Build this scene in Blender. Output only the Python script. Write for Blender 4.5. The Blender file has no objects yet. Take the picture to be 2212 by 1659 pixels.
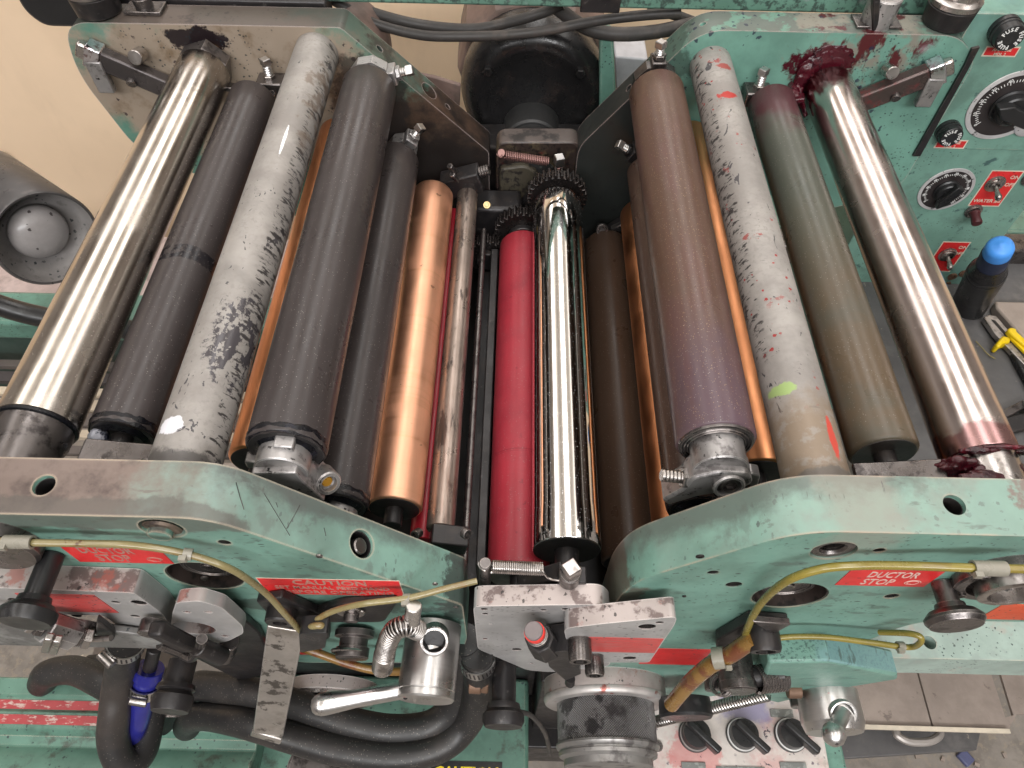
import bpy, bmesh, math, random
from mathutils import Vector, Matrix, noise as MN
S = bpy.context.scene
COL = S.collection
# ---------------------------------------------------------------- camera
HGT = 0.303; PITCH = math.radians(54.9); ROLL = math.radians(1.26); FPX = 1535.0
cd = bpy.data.cameras.new('camera'); cam = bpy.data.objects.new('camera', cd); COL.objects.link(cam)
cd.sensor_width = 36.0; cd.lens = 36.0*FPX/2212.0; cd.clip_start = 0.01; cd.clip_end = 50
cam.matrix_world = Matrix.Translation((0, 0, HGT)) @ Matrix.Rotation(math.radians(90)-PITCH, 4, 'X') @ Matrix.Rotation(ROLL, 4, 'Z')
S.camera = cam
# ---------------------------------------------------------------- room light
W = bpy.data.worlds.new("World"); S.world = W; W.use_nodes = True
bg = W.node_tree.nodes['Background']; bg.inputs[0].default_value = (1.0, 0.93, 0.84, 1); bg.inputs[1].default_value = 0.5
def ceiling_and_fill_lamp(x, y, z, sx, sy, p, col=(.985, .99, 1.0)):
    l = bpy.data.lights.new('ceiling_and_fill_light', 'AREA'); l.shape = 'RECTANGLE'; l.size = sx; l.size_y = sy
    l.energy = p; l.color = col
    o = bpy.data.objects.new('ceiling_and_fill_light', l); COL.objects.link(o); o.location = (x, y, z)
    return o
for lx in (-1.45, .14, 1.6):
    ceiling_and_fill_lamp(lx, .95, 2.0, .55, 8.0, 72 if lx == .14 else 50)
    ceiling_and_fill_lamp(lx, .95, 2.06, .5, 8.0, 95).rotation_euler = (math.pi, 0, 0)   # added uplights without a known source, brightening the ceiling mirrored in the chrome
_l = ceiling_and_fill_lamp(0, -2.4, 1.9, 3.2, .5, 150); _l.rotation_euler = (math.radians(52), 0, 0)   # made-up fill lamp behind the camera, brightens the wall and front faces
vs = S.view_settings; vs.view_transform = 'Standard'; vs.look = 'None'; vs.gamma = 1; vs.use_curve_mapping = False; vs.exposure = -0.95
S.cycles.max_bounces = 8; S.cycles.glossy_bounces = 6; S.cycles.diffuse_bounces = 3
S.cycles.caustics_reflective = False; S.cycles.caustics_refractive = False

# ---------------------------------------------------------------- measuring: a pixel of the 2212-wide photo meets a real plane
_fw = Vector((0, math.cos(PITCH), -math.sin(PITCH))); _up = Vector((0, math.sin(PITCH), math.cos(PITCH))); _rt = Vector((1, 0, 0))
_O = Vector((0, 0, HGT))
def _ray(x, y):
    u = x-1106.0; v = -(y-829.5); c, s = math.cos(ROLL), math.sin(ROLL)
    return _fw*FPX + _rt*(u*c-v*s) + _up*(u*s+v*c)
def A(x, y, Y):
    d = _ray(x, y); return _O + d*(Y/d.y)
def out(x, y, Y, y2):
    """foot of a part on the face Y and its tip, straight out towards -Y, seen at row y2"""
    p = A(x, y, Y); q = p.copy(); lo, hi = .01, Y
    for _ in range(40):
        m = (lo+hi)/2; w = Vector((p.x, m, p.z))-_O; zc = w.dot(_fw); u2 = w.x/zc*FPX; v2 = w.dot(_up)/zc*FPX
        row = 829.5-(-u2*math.sin(ROLL)+v2*math.cos(ROLL))
        if row > y2: lo = m
        else: hi = m
    q.y = (lo+hi)/2; return p, q
def G(x, y, Z):
    d = _ray(x, y); return _O + d*((Z-HGT)/d.z)

# ---------------------------------------------------------------- materials
def _n(nt, t, **k):
    n = nt.nodes.new(t)
    for a, b in k.items(): setattr(n, a, b)
    return n
def M(name, base, rough=.5, metal=0.0, layers=(), bump=None, edge=None, spec=.5, coat=0, var=0.12, vsc=25, alpha=None, trans=0, emit=None):
    m = bpy.data.materials.new(name); m.use_nodes = True; nt = m.node_tree; L = nt.links
    b = nt.nodes['Principled BSDF']; geo = _n(nt, 'ShaderNodeNewGeometry'); P = geo.outputs['Position']
    def mathn(op, a, c, clamp=False):
        q = _n(nt, 'ShaderNodeMath', operation=op, use_clamp=clamp)
        for i, v in enumerate((a, c)):
            if v is None: continue
            if isinstance(v, (int, float)): q.inputs[i].default_value = v
            else: L.new(v, q.inputs[i])
        return q.outputs[0]
    def vec(sc, off=(0, 0, 0)):
        mp = _n(nt, 'ShaderNodeMapping'); L.new(P, mp.inputs[0])
        if isinstance(sc, (int, float)): sc = (sc, sc, sc)
        mp.inputs['Scale'].default_value = sc; mp.inputs['Location'].default_value = off
        return mp.outputs[0]
    def nz(sc, off=(0, 0, 0), det=5, rg=.6, dist=0):
        t = _n(nt, 'ShaderNodeTexNoise'); L.new(vec(sc, off), t.inputs['Vector']); t.inputs['Scale'].default_value = 1
        t.inputs['Detail'].default_value = det; t.inputs['Roughness'].default_value = rg; t.inputs['Distortion'].default_value = dist
        return t.outputs[0]
    def ramp(v, lo, hi, a=0., c=1.):
        r = _n(nt, 'ShaderNodeMapRange', interpolation_type='SMOOTHSTEP'); L.new(v, r.inputs[0])
        r.inputs[1].default_value = lo; r.inputs[2].default_value = hi; r.inputs[3].default_value = a; r.inputs[4].default_value = c
        return r.outputs[0]
    def mix(f, a, c, kind='RGBA'):
        q = _n(nt, 'ShaderNodeMix', data_type=kind)
        L.new(f, q.inputs[0]) if not isinstance(f, (int, float)) else None
        i0, i1, o = (6, 7, 2) if kind == 'RGBA' else (2, 3, 0)
        for i, v in ((i0, a), (i1, c)):
            if isinstance(v, tuple): q.inputs[i].default_value = (*v[:3], 1)
            elif isinstance(v, (int, float)): q.inputs[i].default_value = v
            else: L.new(v, q.inputs[i])
        return q.outputs[o]
    h = sum(ord(c) for c in name)*.37
    n0 = ramp(nz(vsc, (h, h, h), 6, .65), .3, .7, 1-var*1.6, 1+var)
    q = _n(nt, 'ShaderNodeVectorMath', operation='SCALE'); q.inputs[0].default_value = base; L.new(n0, q.inputs['Scale'])
    col = q.outputs[0]; rg = ramp(nz(vsc*2.3, (h+5, h, h), 4), .3, .7, max(rough-.07, .02), min(rough+.09, 1)); mt = metal
    lay = list(layers)
    if edge: lay.append(dict(kind='edge', **edge))
    for i, l in enumerate(lay):
        k = l.get('kind', 'noise'); off = (h+i*7.3, h-i*3.1, i*5.7)
        if k == 'noise': f = ramp(nz(l.get('sc', 30), off, l.get('det', 5), l.get('rg', .65), l.get('dist', 0)), l.get('lo', .55), l.get('hi', .6))
        elif k == 'dots':
            t = _n(nt, 'ShaderNodeTexVoronoi'); jn = _n(nt, 'ShaderNodeTexNoise'); vv = vec(l['sc'], off); L.new(vv, jn.inputs['Vector']); jn.inputs['Scale'].default_value = 2.2; jn.inputs['Detail'].default_value = 2
            js = _n(nt, 'ShaderNodeVectorMath', operation='SCALE'); L.new(jn.outputs['Color'], js.inputs[0]); js.inputs['Scale'].default_value = l.get('jit', .7)
            ja = _n(nt, 'ShaderNodeVectorMath', operation='ADD'); L.new(vv, ja.inputs[0]); L.new(js.outputs[0], ja.inputs[1]); L.new(ja.outputs[0], t.inputs['Vector']); t.inputs['Scale'].default_value = 1
            t.inputs['Randomness'].default_value = 1
            sep = _n(nt, 'ShaderNodeSeparateColor'); L.new(t.outputs['Color'], sep.inputs[0])
            rad = mathn('MULTIPLY', ramp(sep.outputs[0], l.get('few', .5), 1.0), l.get('r', .3))
            f = ramp(mathn('SUBTRACT', rad, t.outputs['Distance']), 0, l.get('soft', .03))
            if l.get('clu'): f = mathn('MULTIPLY', f, ramp(nz(l['clu'], (off[2], 1, off[0]), 3), .47, .56))
        elif k == 'edge':
            bv = _n(nt, 'ShaderNodeBevel', samples=3); bv.inputs[0].default_value = l.get('r', .0016)
            dp = _n(nt, 'ShaderNodeVectorMath', operation='DOT_PRODUCT'); L.new(bv.outputs[0], dp.inputs[0]); L.new(geo.outputs['Normal'], dp.inputs[1])
            f = mathn('MULTIPLY', ramp(dp.outputs['Value'], .985, .93), ramp(nz(60, off, 5), l.get('lo', .3), l.get('hi', .6)), True)
        elif k == 'flat': f = None
        if 'nrm' in l:   # only faces looking this way (wear on top edges, say)
            dp = _n(nt, 'ShaderNodeVectorMath', operation='DOT_PRODUCT'); L.new(geo.outputs['Normal'], dp.inputs[0]); dp.inputs[1].default_value = l['nrm']
            g = ramp(dp.outputs['Value'], .6, .8); f = g if f is None else mathn('MULTIPLY', f, g)
        if 'at' in l:
            (c, r) = l['at']; w = l.get('wob', .5)
            sb = _n(nt, 'ShaderNodeVectorMath', operation='SUBTRACT'); L.new(P, sb.inputs[0]); sb.inputs[1].default_value = tuple(c)
            if isinstance(r, (int, float)): r = (r, r, r)
            dv = _n(nt, 'ShaderNodeVectorMath', operation='DIVIDE'); L.new(sb.outputs[0], dv.inputs[0]); dv.inputs[1].default_value = r
            ln = _n(nt, 'ShaderNodeVectorMath', operation='LENGTH'); L.new(dv.outputs[0], ln.inputs[0])
            wn = nz(l.get('wsc', 45), (off[1], off[0], 3), 6, .7)
            dd = mathn('ADD', ln.outputs['Value'], mathn('MULTIPLY', mathn('SUBTRACT', wn, .5), w*3))
            g = ramp(dd, 1.0+l.get('asoft', .12), 1.0-l.get('asoft', .12))
            f = g if f is None else mathn('MULTIPLY', f, g)
        f = mathn('MULTIPLY', f, l.get('amt', 1.0))
        col = mix(f, col, l['col'])
        if 'rough' in l: rg = mix(f, rg, l['rough'], 'FLOAT')
        if 'metal' in l: mt = mix(f, mt, l['metal'], 'FLOAT')
    L.new(col, b.inputs['Base Color']); L.new(rg, b.inputs['Roughness'])
    if isinstance(mt, (int, float)): b.inputs['Metallic'].default_value = mt
    else: L.new(mt, b.inputs['Metallic'])
    b.inputs['Specular IOR Level'].default_value = spec; b.inputs['Coat Weight'].default_value = coat
    if trans: b.inputs['Transmission Weight'].default_value = trans
    if bump:
        bp = _n(nt, 'ShaderNodeBump'); bp.inputs['Strength'].default_value = bump[1]; bp.inputs['Distance'].default_value = bump[2] if len(bump) > 2 else .001
        L.new(nz(bump[0], (1, 2, 3), 5, .7), bp.inputs['Height']); L.new(bp.outputs[0], b.inputs['Normal'])
    m.diffuse_color = (*base, 1)
    return m

GREEN = (.175, .33, .27); GREASE = (.028, .024, .024); STEEL = (.42, .39, .37)
def spk(col=(.02, .03, .035), sc=210, few=.55, r=.42, amt=.85): return dict(kind='dots', sc=tuple(v*1.7 for v in sc) if isinstance(sc, tuple) else sc*1.7, few=few, r=r, col=col, amt=amt, soft=.05, clu=22)
def edgew(lo=.3, hi=.6, r=.0014, col=(.62, .52, .42)): return dict(col=col, lo=lo, hi=hi, r=r, amt=.8)
mNearL = M('worn_green_left', GREEN, .42, 0, [
    dict(sc=14, lo=.5, hi=.7, col=(.09, .17, .135), amt=.7), dict(sc=(30, 30, 60), lo=.56, hi=.64, col=(.07, .09, .08), amt=.6), spk(sc=(150, 150, 420), few=.75), dict(sc=16, lo=.54, hi=.7, col=(.08, .13, .11), amt=.55),
    dict(kind='flat', nrm=(0, 0, 1), col=(.29, .36, .33), amt=.5), dict(sc=18, lo=.47, hi=.66, nrm=(0, 0, 1), col=(.17, .19, .17), amt=.7), dict(sc=(25, 90, 90), lo=.6, hi=.66, nrm=(0, 0, 1), col=(.09, .08, .075), amt=.6),
    dict(kind='flat', nrm=(0, 0, 1), at=((-.30, .15, 0), (.145, .2, .05)), col=(.2, .155, .135), rough=.33, metal=.5, wob=.28, wsc=40, asoft=.25),
    dict(sc=30, lo=.5, hi=.72, nrm=(0, 0, 1), at=((-.28, .15, 0), (.17, .2, .05)), col=(.08, .06, .055), wob=.2),
    dict(kind='flat', at=((-.1, .168, -.04), (.06, .014, .09)), col=(.085, .09, .085), wob=.6, amt=.8, asoft=.4),
    dict(kind='flat', at=((-.02, .15, -.125), (.02, .04, .03)), col=GREASE, wob=.8, amt=.8),
    dict(kind='flat', at=(A(110, 1120, .134), (.16, .01, .012)), col=(.11, .1, .09), wob=.5, amt=.7),
    dict(kind='flat', at=(A(700, 1310, .134), (.07, .02, .012)), col=(.03, .04, .035), wob=.8, amt=.7),
    dict(sc=(300, 40, 40), lo=.68, hi=.71, col=(.05, .06, .06), amt=.8)], bump=(60, .08), edge=edgew(.25, .5, .0018, (.6, .5, .38)))
mNearR = M('worn_green_right', GREEN, .42, 0, [
    dict(sc=12, lo=.5, hi=.7, col=(.1, .19, .15), amt=.6), dict(sc=(30, 30, 60), lo=.58, hi=.66, col=(.07, .09, .08), amt=.5), spk(sc=(150, 150, 300), few=.75), spk(sc=300, few=.7, amt=.6),
    dict(kind='flat', nrm=(0, 0, 1), col=(.3, .39, .34), amt=.5), dict(sc=22, lo=.48, hi=.66, nrm=(0, 0, 1), col=(.24, .25, .22), amt=.6), dict(sc=(25, 90, 90), lo=.62, hi=.68, nrm=(0, 0, 1), col=(.1, .09, .085), amt=.5),
    dict(kind='flat', at=((.1, .166, -.05), (.1, .016, .2)), col=(.09, .095, .085), wob=.6, amt=.75, asoft=.4),
    dict(kind='flat', at=((.07, .152, -.115), (.02, .04, .035)), col=(.12, .08, .06), wob=.7, amt=.75),
    dict(kind='flat', at=((.165, .15, 0), (.016, .06, .03)), col=(.3, .27, .23), wob=.7, amt=.5, asoft=.4),
    dict(sc=(500, 40, 40), lo=.62, hi=.66, at=((.15, .162, -.01), (.035, .011, .04)), wob=.2, col=(.08, .08, .075), amt=.8),
    dict(kind='flat', at=((.26, .158, 0), (.02, .012, .02)), col=(.2, .06, .06), wob=.8, amt=.6)], bump=(60, .08), edge=edgew(.35, .65, .0018, (.55, .36, .26)))
mFarL = M('stained_plate_left', (.11, .24, .185), .45, 0, [
    dict(kind='flat', at=((-.25, .558, -.055), (.13, .1, .075)), col=(.36, .29, .225), wob=.35, wsc=28, metal=.1, rough=.4, asoft=.15),
    dict(sc=45, lo=.5, hi=.75, at=((-.25, .558, -.05), (.12, .1, .08)), col=(.16, .1, .05), amt=.75, wob=.2),
    dict(kind='flat', at=(A(425, 85, .558), (.024, .05, .011)), col=(.02, .014, .016), wob=.9, wsc=70, rough=.2),
    spk(sc=240), spk(sc=110, few=.75, r=.4, col=(.03, .015, .02)),
    dict(kind='flat', nrm=(0, 0, 1), col=(.075, .06, .055), metal=.3, rough=.4, amt=.85),
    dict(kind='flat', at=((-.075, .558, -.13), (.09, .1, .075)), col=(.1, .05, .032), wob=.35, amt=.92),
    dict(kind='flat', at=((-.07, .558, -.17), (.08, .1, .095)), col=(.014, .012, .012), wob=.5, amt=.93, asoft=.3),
    dict(kind='flat', at=((-.13, .558, -.07), (.03, .1, .05)), col=GREASE, wob=.5, amt=.8)], bump=(70, .1), edge=edgew(.2, .4, .0013, (.6, .5, .48)))
mFarR = M('stained_plate_right', (.16, .33, .265), .45, 0, [
    dict(kind='flat', nrm=(0, 0, 1), col=(.13, .12, .11), metal=.3, amt=.8), dict(sc=60, lo=.52, hi=.6, nrm=(0, 0, 1), col=(.16, .34, .26), amt=.7),
    dict(sc=25, lo=.48, hi=.56, at=((.27, .558, -.005), (.055, .1, .045)), wob=.3, col=(.24, .23, .19)),
    dict(sc=(60, 60, 25), lo=.5, hi=.57, at=((.275, .558, -.01), (.05, .1, .04)), wob=.4, col=(.085, .012, .015), rough=.3),
    dict(kind='flat', at=(A(1760, 140, .558), (.022, .05, .016)), col=(.06, .006, .012), wob=.7, wsc=80, rough=.2),
    spk(sc=(240, 240, 300), few=.35), spk(sc=120, few=.6, r=.45, col=(.02, .02, .05)),
    dict(sc=40, lo=.58, hi=.64, at=((.3, .558, -.03), (.05, .1, .03)), wob=.4, col=(.04, .08, .08)),
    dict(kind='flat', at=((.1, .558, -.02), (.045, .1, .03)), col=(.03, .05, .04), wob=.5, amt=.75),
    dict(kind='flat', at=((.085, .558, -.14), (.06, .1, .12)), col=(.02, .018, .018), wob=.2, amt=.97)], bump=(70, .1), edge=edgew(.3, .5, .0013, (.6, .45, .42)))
mPanel = M('green_panel', (.17, .32, .26), .42, 0, [spk(sc=(260, 260, 420), few=.6, amt=.8), dict(sc=55, lo=.6, hi=.66, col=(.02, .05, .06), amt=.75), dict(sc=20, lo=.5, hi=.68, col=(.1, .17, .14), amt=.6),
    dict(sc=8, lo=.5, hi=.7, col=(.2, .42, .42), amt=.4)], bump=(80, .05), edge=edgew(.4, .6))
mGreenDk = M('green_enamel', (.13, .27, .215), .4, 0, [dict(sc=25, lo=.5, hi=.68, col=(.06, .1, .08), amt=.7), spk(sc=300)], bump=(60, .1), edge=edgew())
mBase = M('oily_green_enamel', (.11, .22, .17), .4, 0, [dict(sc=18, lo=.5, hi=.7, col=(.065, .13, .1), amt=.8), dict(sc=40, lo=.54, hi=.68, col=(.05, .045, .038), amt=.75), spk(sc=200, few=.6)], bump=(60, .12), edge=edgew())
mBarTop = M('smeared_green_bar', (.13, .26, .2), .5, 0, [dict(sc=120, lo=.48, hi=.6, col=(.035, .05, .045), amt=.85), dict(sc=60, lo=.6, hi=.7, col=(.3, .33, .33), amt=.5)], bump=(200, .3))
mPaleBeam = M('pale_dusty_green', (.36, .46, .41), .5, 0, [dict(sc=60, lo=.5, hi=.65, col=(.3, .36, .33), amt=.7), dict(sc=30, lo=.56, hi=.66, col=(.45, .35, .3), amt=.5), spk(sc=300)], bump=(90, .1), edge=edgew())
mHexBlk = M('speckled_green_casting', (.17, .32, .265), .45, 0, [dict(sc=500, lo=.5, hi=.62, nrm=(0, 0, 1), col=(.05, .1, .09), amt=.9), dict(kind='flat', nrm=(0, 0, 1), at=((.235, .12, -.18), (.04, .05, .05)), col=(.19, .34, .36), wob=.3, amt=.7),
    dict(sc=(60, 60, 400), lo=.56, hi=.66, col=(.05, .06, .05), amt=.6)], bump=(400, .3), edge=edgew(.3, .5, .001, (.3, .5, .42)))
mBlack = M('greasy_black_iron', (.022, .02, .021), .38, .2, [dict(sc=40, lo=.5, hi=.7, col=(.05, .04, .035), amt=.7), dict(sc=150, lo=.62, hi=.7, col=(.13, .12, .115), amt=.5)], bump=(160, .25), edge=edgew(.4, .7, .0008, (.2, .18, .17)))
mBlackPl = M('black_plastic', (.018, .018, .019), .33, 0, [dict(sc=80, lo=.6, hi=.75, col=(.08, .08, .08), amt=.4)], bump=(200, .05))
mMotor = M('black_motor_enamel', (.012, .0115, .012), .24, 0, [dict(sc=30, lo=.5, hi=.75, col=(.05, .035, .03), amt=.6)], bump=(120, .2, .002))
mMotorBk = M('dusty_brown_motor', (.2, .135, .115), .55, 0, [dict(sc=20, lo=.45, hi=.65, col=(.09, .07, .06), amt=.8)], bump=(80, .1))
mRubHose = M('black_rubber_hose', (.022, .021, .021), .42, 0, [dict(kind='dots', sc=700, few=.4, r=.3, col=(.2, .18, .15), amt=.7), dict(sc=12, lo=.5, hi=.7, col=(.055, .045, .04), amt=.7)], bump=(90, .1))
mCable = M('dusty_black_cable', (.05, .045, .042), .55, 0, [dict(sc=40, lo=.5, hi=.7, col=(.09, .075, .065))], bump=(150, .1))
def streaked_metal(name, base, rough, extra=(), sc=(160, 1.2, 160), dk=.7, amt=.3, bump=None):  # lengthwise tone streaks: tarnish tint that also paints in reflected bands
    return M(name, base, rough, 1.0, [dict(sc=sc, lo=.42, hi=.62, det=4, col=tuple(c*dk for c in base), amt=amt), *extra], var=.05, bump=bump, vsc=12)
mChromeL = streaked_metal('worn_chrome', (.68, .63, .57), .2, [dict(sc=(60, 3, 60), lo=.45, hi=.7, col=(.6, .53, .44), amt=.5),
    dict(kind='flat', at=((-.255, .53, -.03), (.05, .06, .05)), col=(.2, .18, .17), wob=.5, amt=.55), dict(sc=(260, 12, 260), lo=.62, hi=.68, col=(.3, .26, .24), amt=.5),  # dark patch at the far end paints in a grey reflection
    dict(kind='dots', sc=1300, few=.85, r=.3, col=(.9, .86, .8), rough=.6, amt=.6)])
mChromeR = streaked_metal('pinkish_worn_chrome', (.7, .62, .59), .2, [dict(sc=(60, 2, 60), lo=.5, hi=.66, col=(.6, .51, .44), amt=.5),
    dict(kind='flat', at=((.267, .2, -.05), (.06, .012, .06)), col=(.3, .05, .06), wob=.7, amt=.6), dict(kind='flat', at=((.25, .56, -.05), (.018, .035, .06)), col=(.2, .03, .04), wob=.7, amt=.8)])
mMirror = M('mirror_chrome', (.86, .85, .83), .022, 1.0, [dict(kind='dots', sc=1100, few=.72, r=.36, col=(.8, .8, .8), rough=.7, amt=.8), dict(sc=240, lo=.66, hi=.68, col=(.6, .6, .6), rough=.4, amt=.35)], var=.01)
mCopper = streaked_metal('polished_copper', (.98, .53, .34), .46, [dict(sc=(12, 260, 12), lo=.5, hi=.7, col=(.82, .4, .22), rough=.3, amt=.5), dict(sc=90, lo=.68, hi=.7, col=(.25, .1, .06), amt=.7)], amt=.3, dk=.8)
mCopper2 = streaked_metal('dull_orange_copper', (.92, .4, .19), .38, amt=.3, dk=.8)
def rubber(name, base, rough=.31, layers=()):
    return M(name, base, rough, 0, [dict(sc=(90, 1.5, 90), lo=.4, hi=.65, col=tuple(c*.72 for c in base), amt=.5), *layers,
        dict(kind='dots', sc=1300, few=.84, r=.36, col=(.36, .33, .3), amt=.6, rough=.8), dict(sc=16, lo=.5, hi=.68, col=tuple(c*.8+.012 for c in base), amt=.5)], spec=.38, bump=(900, .05, .0004), var=.08, vsc=9)
mRubDark = rubber('dark_rubber', (.052, .043, .042))
mRubDark2 = rubber('dark_rubber_with_ink_seam', (.052, .043, .042), .31, [dict(sc=130, lo=.38, hi=.5, at=((-.219, .332, -.04), (.04, .006, .04)), wob=.4, wsc=120, col=(.012, .011, .014), rough=.2)])
mRubBrown = rubber('brown_rubber', (.115, .066, .047), .34, [dict(kind='flat', at=((.1137, .2, -.035), (.04, .075, .04)), col=(.095, .065, .1), wob=.25, asoft=.6, amt=.6), dict(sc=(40, 8, 40), lo=.45, hi=.65, col=(.12, .06, .055), amt=.6),
    dict(kind='dots', sc=1300, few=.72, r=.34, col=(.42, .29, .16), amt=.7)])
mRubBrown2 = rubber('smooth_brown_rubber', (.095, .056, .042), .3)
mRubOlive = rubber('olive_brown_rubber', (.085, .05, .033), .32)
mRubGreen = rubber('grey_green_rubber', (.082, .088, .070), .31, [dict(kind='flat', at=((.21, .2, -.04), (.04, .15, .05)), col=(.11, .08, .052), wob=.2, asoft=.6), dict(kind='flat', at=((.21, .53, -.04), (.04, .045, .05)), col=(.08, .03, .035), wob=.5, asoft=.4)])
mRed = rubber('red_rubber', (.36, .03, .045), .4, [dict(sc=(10, 900, 10), lo=.55, hi=.62, at=((.007, .26, -.16), (.04, .0014, .04)), wob=.1, col=(.2, .01, .02), amt=.8), dict(sc=(30, 25, 30), lo=.47, hi=.72, col=(.22, .018, .03), amt=.7), dict(sc=140, lo=.62, hi=.68, col=(.12, .01, .018), amt=.5)])
def tube(name, extra):
    return M(name, (.315, .295, .275), .47, .15, [dict(sc=30, lo=.45, hi=.68, col=(.24, .22, .205), amt=.7), dict(sc=300, lo=.52, hi=.62, col=(.25, .23, .215), amt=.6), dict(sc=(60, 260, 60), lo=.67, hi=.7, det=3, col=(.12, .11, .105), amt=.6), dict(sc=12, lo=.52, hi=.64, col=(.4, .375, .35), amt=.6),
        dict(sc=75, lo=.66, hi=.68, rg=.75, det=7, col=(.09, .08, .085), rough=.35), dict(sc=(130, 55, 130), lo=.655, hi=.67, det=3, dist=1.5, col=(.07, .065, .07)), *extra], bump=(200, .12))
mTubeL = tube('splattered_grey_tube', [
    dict(sc=(110, 330, 110), lo=.52, hi=.58, at=((-.1505, .36, -.02), (.0055, .3, .016)), wob=.4, col=(.05, .045, .045), rough=.3),
    dict(sc=(170, 110, 170), lo=.47, hi=.5, at=((-.156, .245, -.008), (.011, .03, .02)), wob=.7, wsc=160, col=(.07, .064, .07), rough=.25),
    dict(kind='flat', at=((-.172, .187, -.006), (.007, .005, .02)), wob=.5, wsc=120, col=(.75, .75, .8)),
    dict(kind='flat', at=((-.162, .42, -.005), (.001, .016, .02)), wob=.5, wsc=300, col=(.85, .85, .85)),
    dict(kind='flat', at=((-.167, .155, 0), (.04, .02, .04)), wob=.6, col=(.06, .055, .055), amt=.8), dict(sc=60, lo=.5, hi=.6, at=((-.15, .5, 0), (.012, .08, .04)), wob=.4, col=(.16, .115, .085), amt=.7)])
mTubeR = tube('ink_flecked_grey_tube', [
    dict(kind='dots', sc=330, few=.82, r=.42, col=(.32, .03, .03), clu=18), dict(sc=70, lo=.64, hi=.66, col=(.3, .04, .035), at=((.158, .42, -.01), (.03, .14, .03)), wob=.2, amt=.8),
    dict(sc=(120, 300, 120), lo=.52, hi=.58, at=((.1435, .42, -.02), (.0042, .17, .02)), wob=.4, col=(.045, .04, .04)),
    dict(kind='flat', at=((.158, .183, -.01), (.04, .034, .04)), wob=.45, wsc=50, asoft=.35, col=(.24, .185, .135)), dict(sc=120, lo=.5, hi=.62, at=((.158, .18, -.01), (.04, .03, .04)), col=(.3, .28, .26), amt=.6),
    dict(kind='flat', at=((.1475, .2225, -.01), (.006, .004, .02)), wob=.6, wsc=150, col=(.33, .45, .17)),
    dict(kind='flat', at=((.1655, .19, -.01), (.0022, .013, .02)), wob=.5, wsc=160, col=(.55, .07, .05)),
    dict(kind='flat', at=((.162, .53, -.01), (.006, .004, .02)), wob=.6, wsc=120, col=(.3, .06, .05)), dict(kind='flat', at=((.158, .49, -.01), (.006, .004, .02)), wob=.8, wsc=160, col=(.42, .03, .025)),
    dict(kind='flat', at=((.158, .165, 0), (.04, .008, .04)), wob=.6, col=(.13, .12, .11), amt=.8)])
mShaft = M('dirty_steel_shaft', (.36, .29, .25), .32, .8, [dict(sc=(120, 30, 120), lo=.5, hi=.62, col=(.05, .035, .03), metal=.2), dict(sc=(90, 8, 90), lo=.5, hi=.7, col=(.2, .1, .07), amt=.7)], bump=(200, .2))
mSteel = M('bare_steel', (.5, .47, .45), .3, 1.0, [dict(sc=120, lo=.52, hi=.66, col=(.2, .18, .17), amt=.75), dict(sc=70, lo=.62, hi=.66, col=(.03, .03, .03), metal=.1)], bump=(200, .12))
mBrightSt = M('bright_turned_steel', (.66, .65, .64), .32, 1.0, [dict(sc=(20, 500, 20), lo=.4, hi=.7, col=(.55, .54, .53), rough=.3, amt=.6), dict(sc=110, lo=.66, hi=.68, col=(.06, .05, .05), metal=.1), dict(sc=130, lo=.7, hi=.72, col=(.5, .05, .07), metal=0)], var=.04)
mDkSteel = M('dark_oily_steel', (.16, .145, .14), .3, .85, [dict(sc=90, lo=.5, hi=.65, col=(.04, .035, .035), amt=.8)], bump=(150, .2), edge=edgew(.2, .5, .0008, (.5, .45, .43)))
mAlu = M('smudged_aluminium', (.43, .42, .415), .4, .25, [dict(sc=35, lo=.5, hi=.7, col=(.33, .32, .31), amt=.7), dict(kind='flat', nrm=(0, 0, 1), col=(.5, .4, .37), amt=.6), dict(sc=60, lo=.5, hi=.58, nrm=(0, 0, 1), col=(.12, .08, .075), amt=.8),
    dict(sc=45, lo=.56, hi=.62, nrm=(0, 0, 1), col=(.42, .12, .09), amt=.6), spk(sc=(200, 200, 500), few=.65, r=.4, col=(.04, .035, .035))], bump=(160, .08), edge=edgew(.2, .45, .001, (.85, .8, .78)))
mCasting = M('grey_zinc_casting', (.4, .385, .38), .36, .7, [dict(sc=80, lo=.5, hi=.66, col=(.12, .11, .11), amt=.8), dict(sc=220, lo=.6, hi=.66, col=(.03, .03, .03))], bump=(250, .3), edge=edgew(.2, .45, .0008, (.85, .82, .8)))
mCollar = M('pinkish_grey_collar', (.42, .37, .35), .45, .4, [dict(sc=40, lo=.5, hi=.66, col=(.28, .22, .21), amt=.7), dict(sc=50, lo=.6, hi=.68, col=(.32, .1, .08), amt=.6), spk(sc=300)], bump=(160, .1), edge=edgew(.1, .3, .0012, (.85, .82, .8)))
mKnurl = None
mInk = M('wet_black_ink', (.004, .004, .006), .26, 0, [dict(sc=90, lo=.56, hi=.66, col=(.012, .012, .02))], spec=.35, bump=(350, .5, .001))
mRedInk = M('wet_dark_red_ink', (.06, .004, .01), .16, 0, [dict(sc=90, lo=.5, hi=.62, col=(.025, .004, .008)), dict(sc=60, lo=.62, hi=.7, col=(.12, .01, .02))], spec=.6, bump=(300, .5, .001))
mStick = M('red_decal', (.72, .028, .03), .38, 0, [spk(sc=(170, 100, 400), few=.7, amt=.8, col=(.08, .02, .02)), dict(sc=(40, 40, 150), lo=.5, hi=.7, col=(.6, .05, .04), amt=.5)])
mStickWorn = M('faded_red_decal', (.6, .07, .065), .42, 0, [dict(sc=(60, 60, 900), lo=.45, hi=.6, col=(.45, .12, .11), amt=.8), spk(sc=300)])
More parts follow.
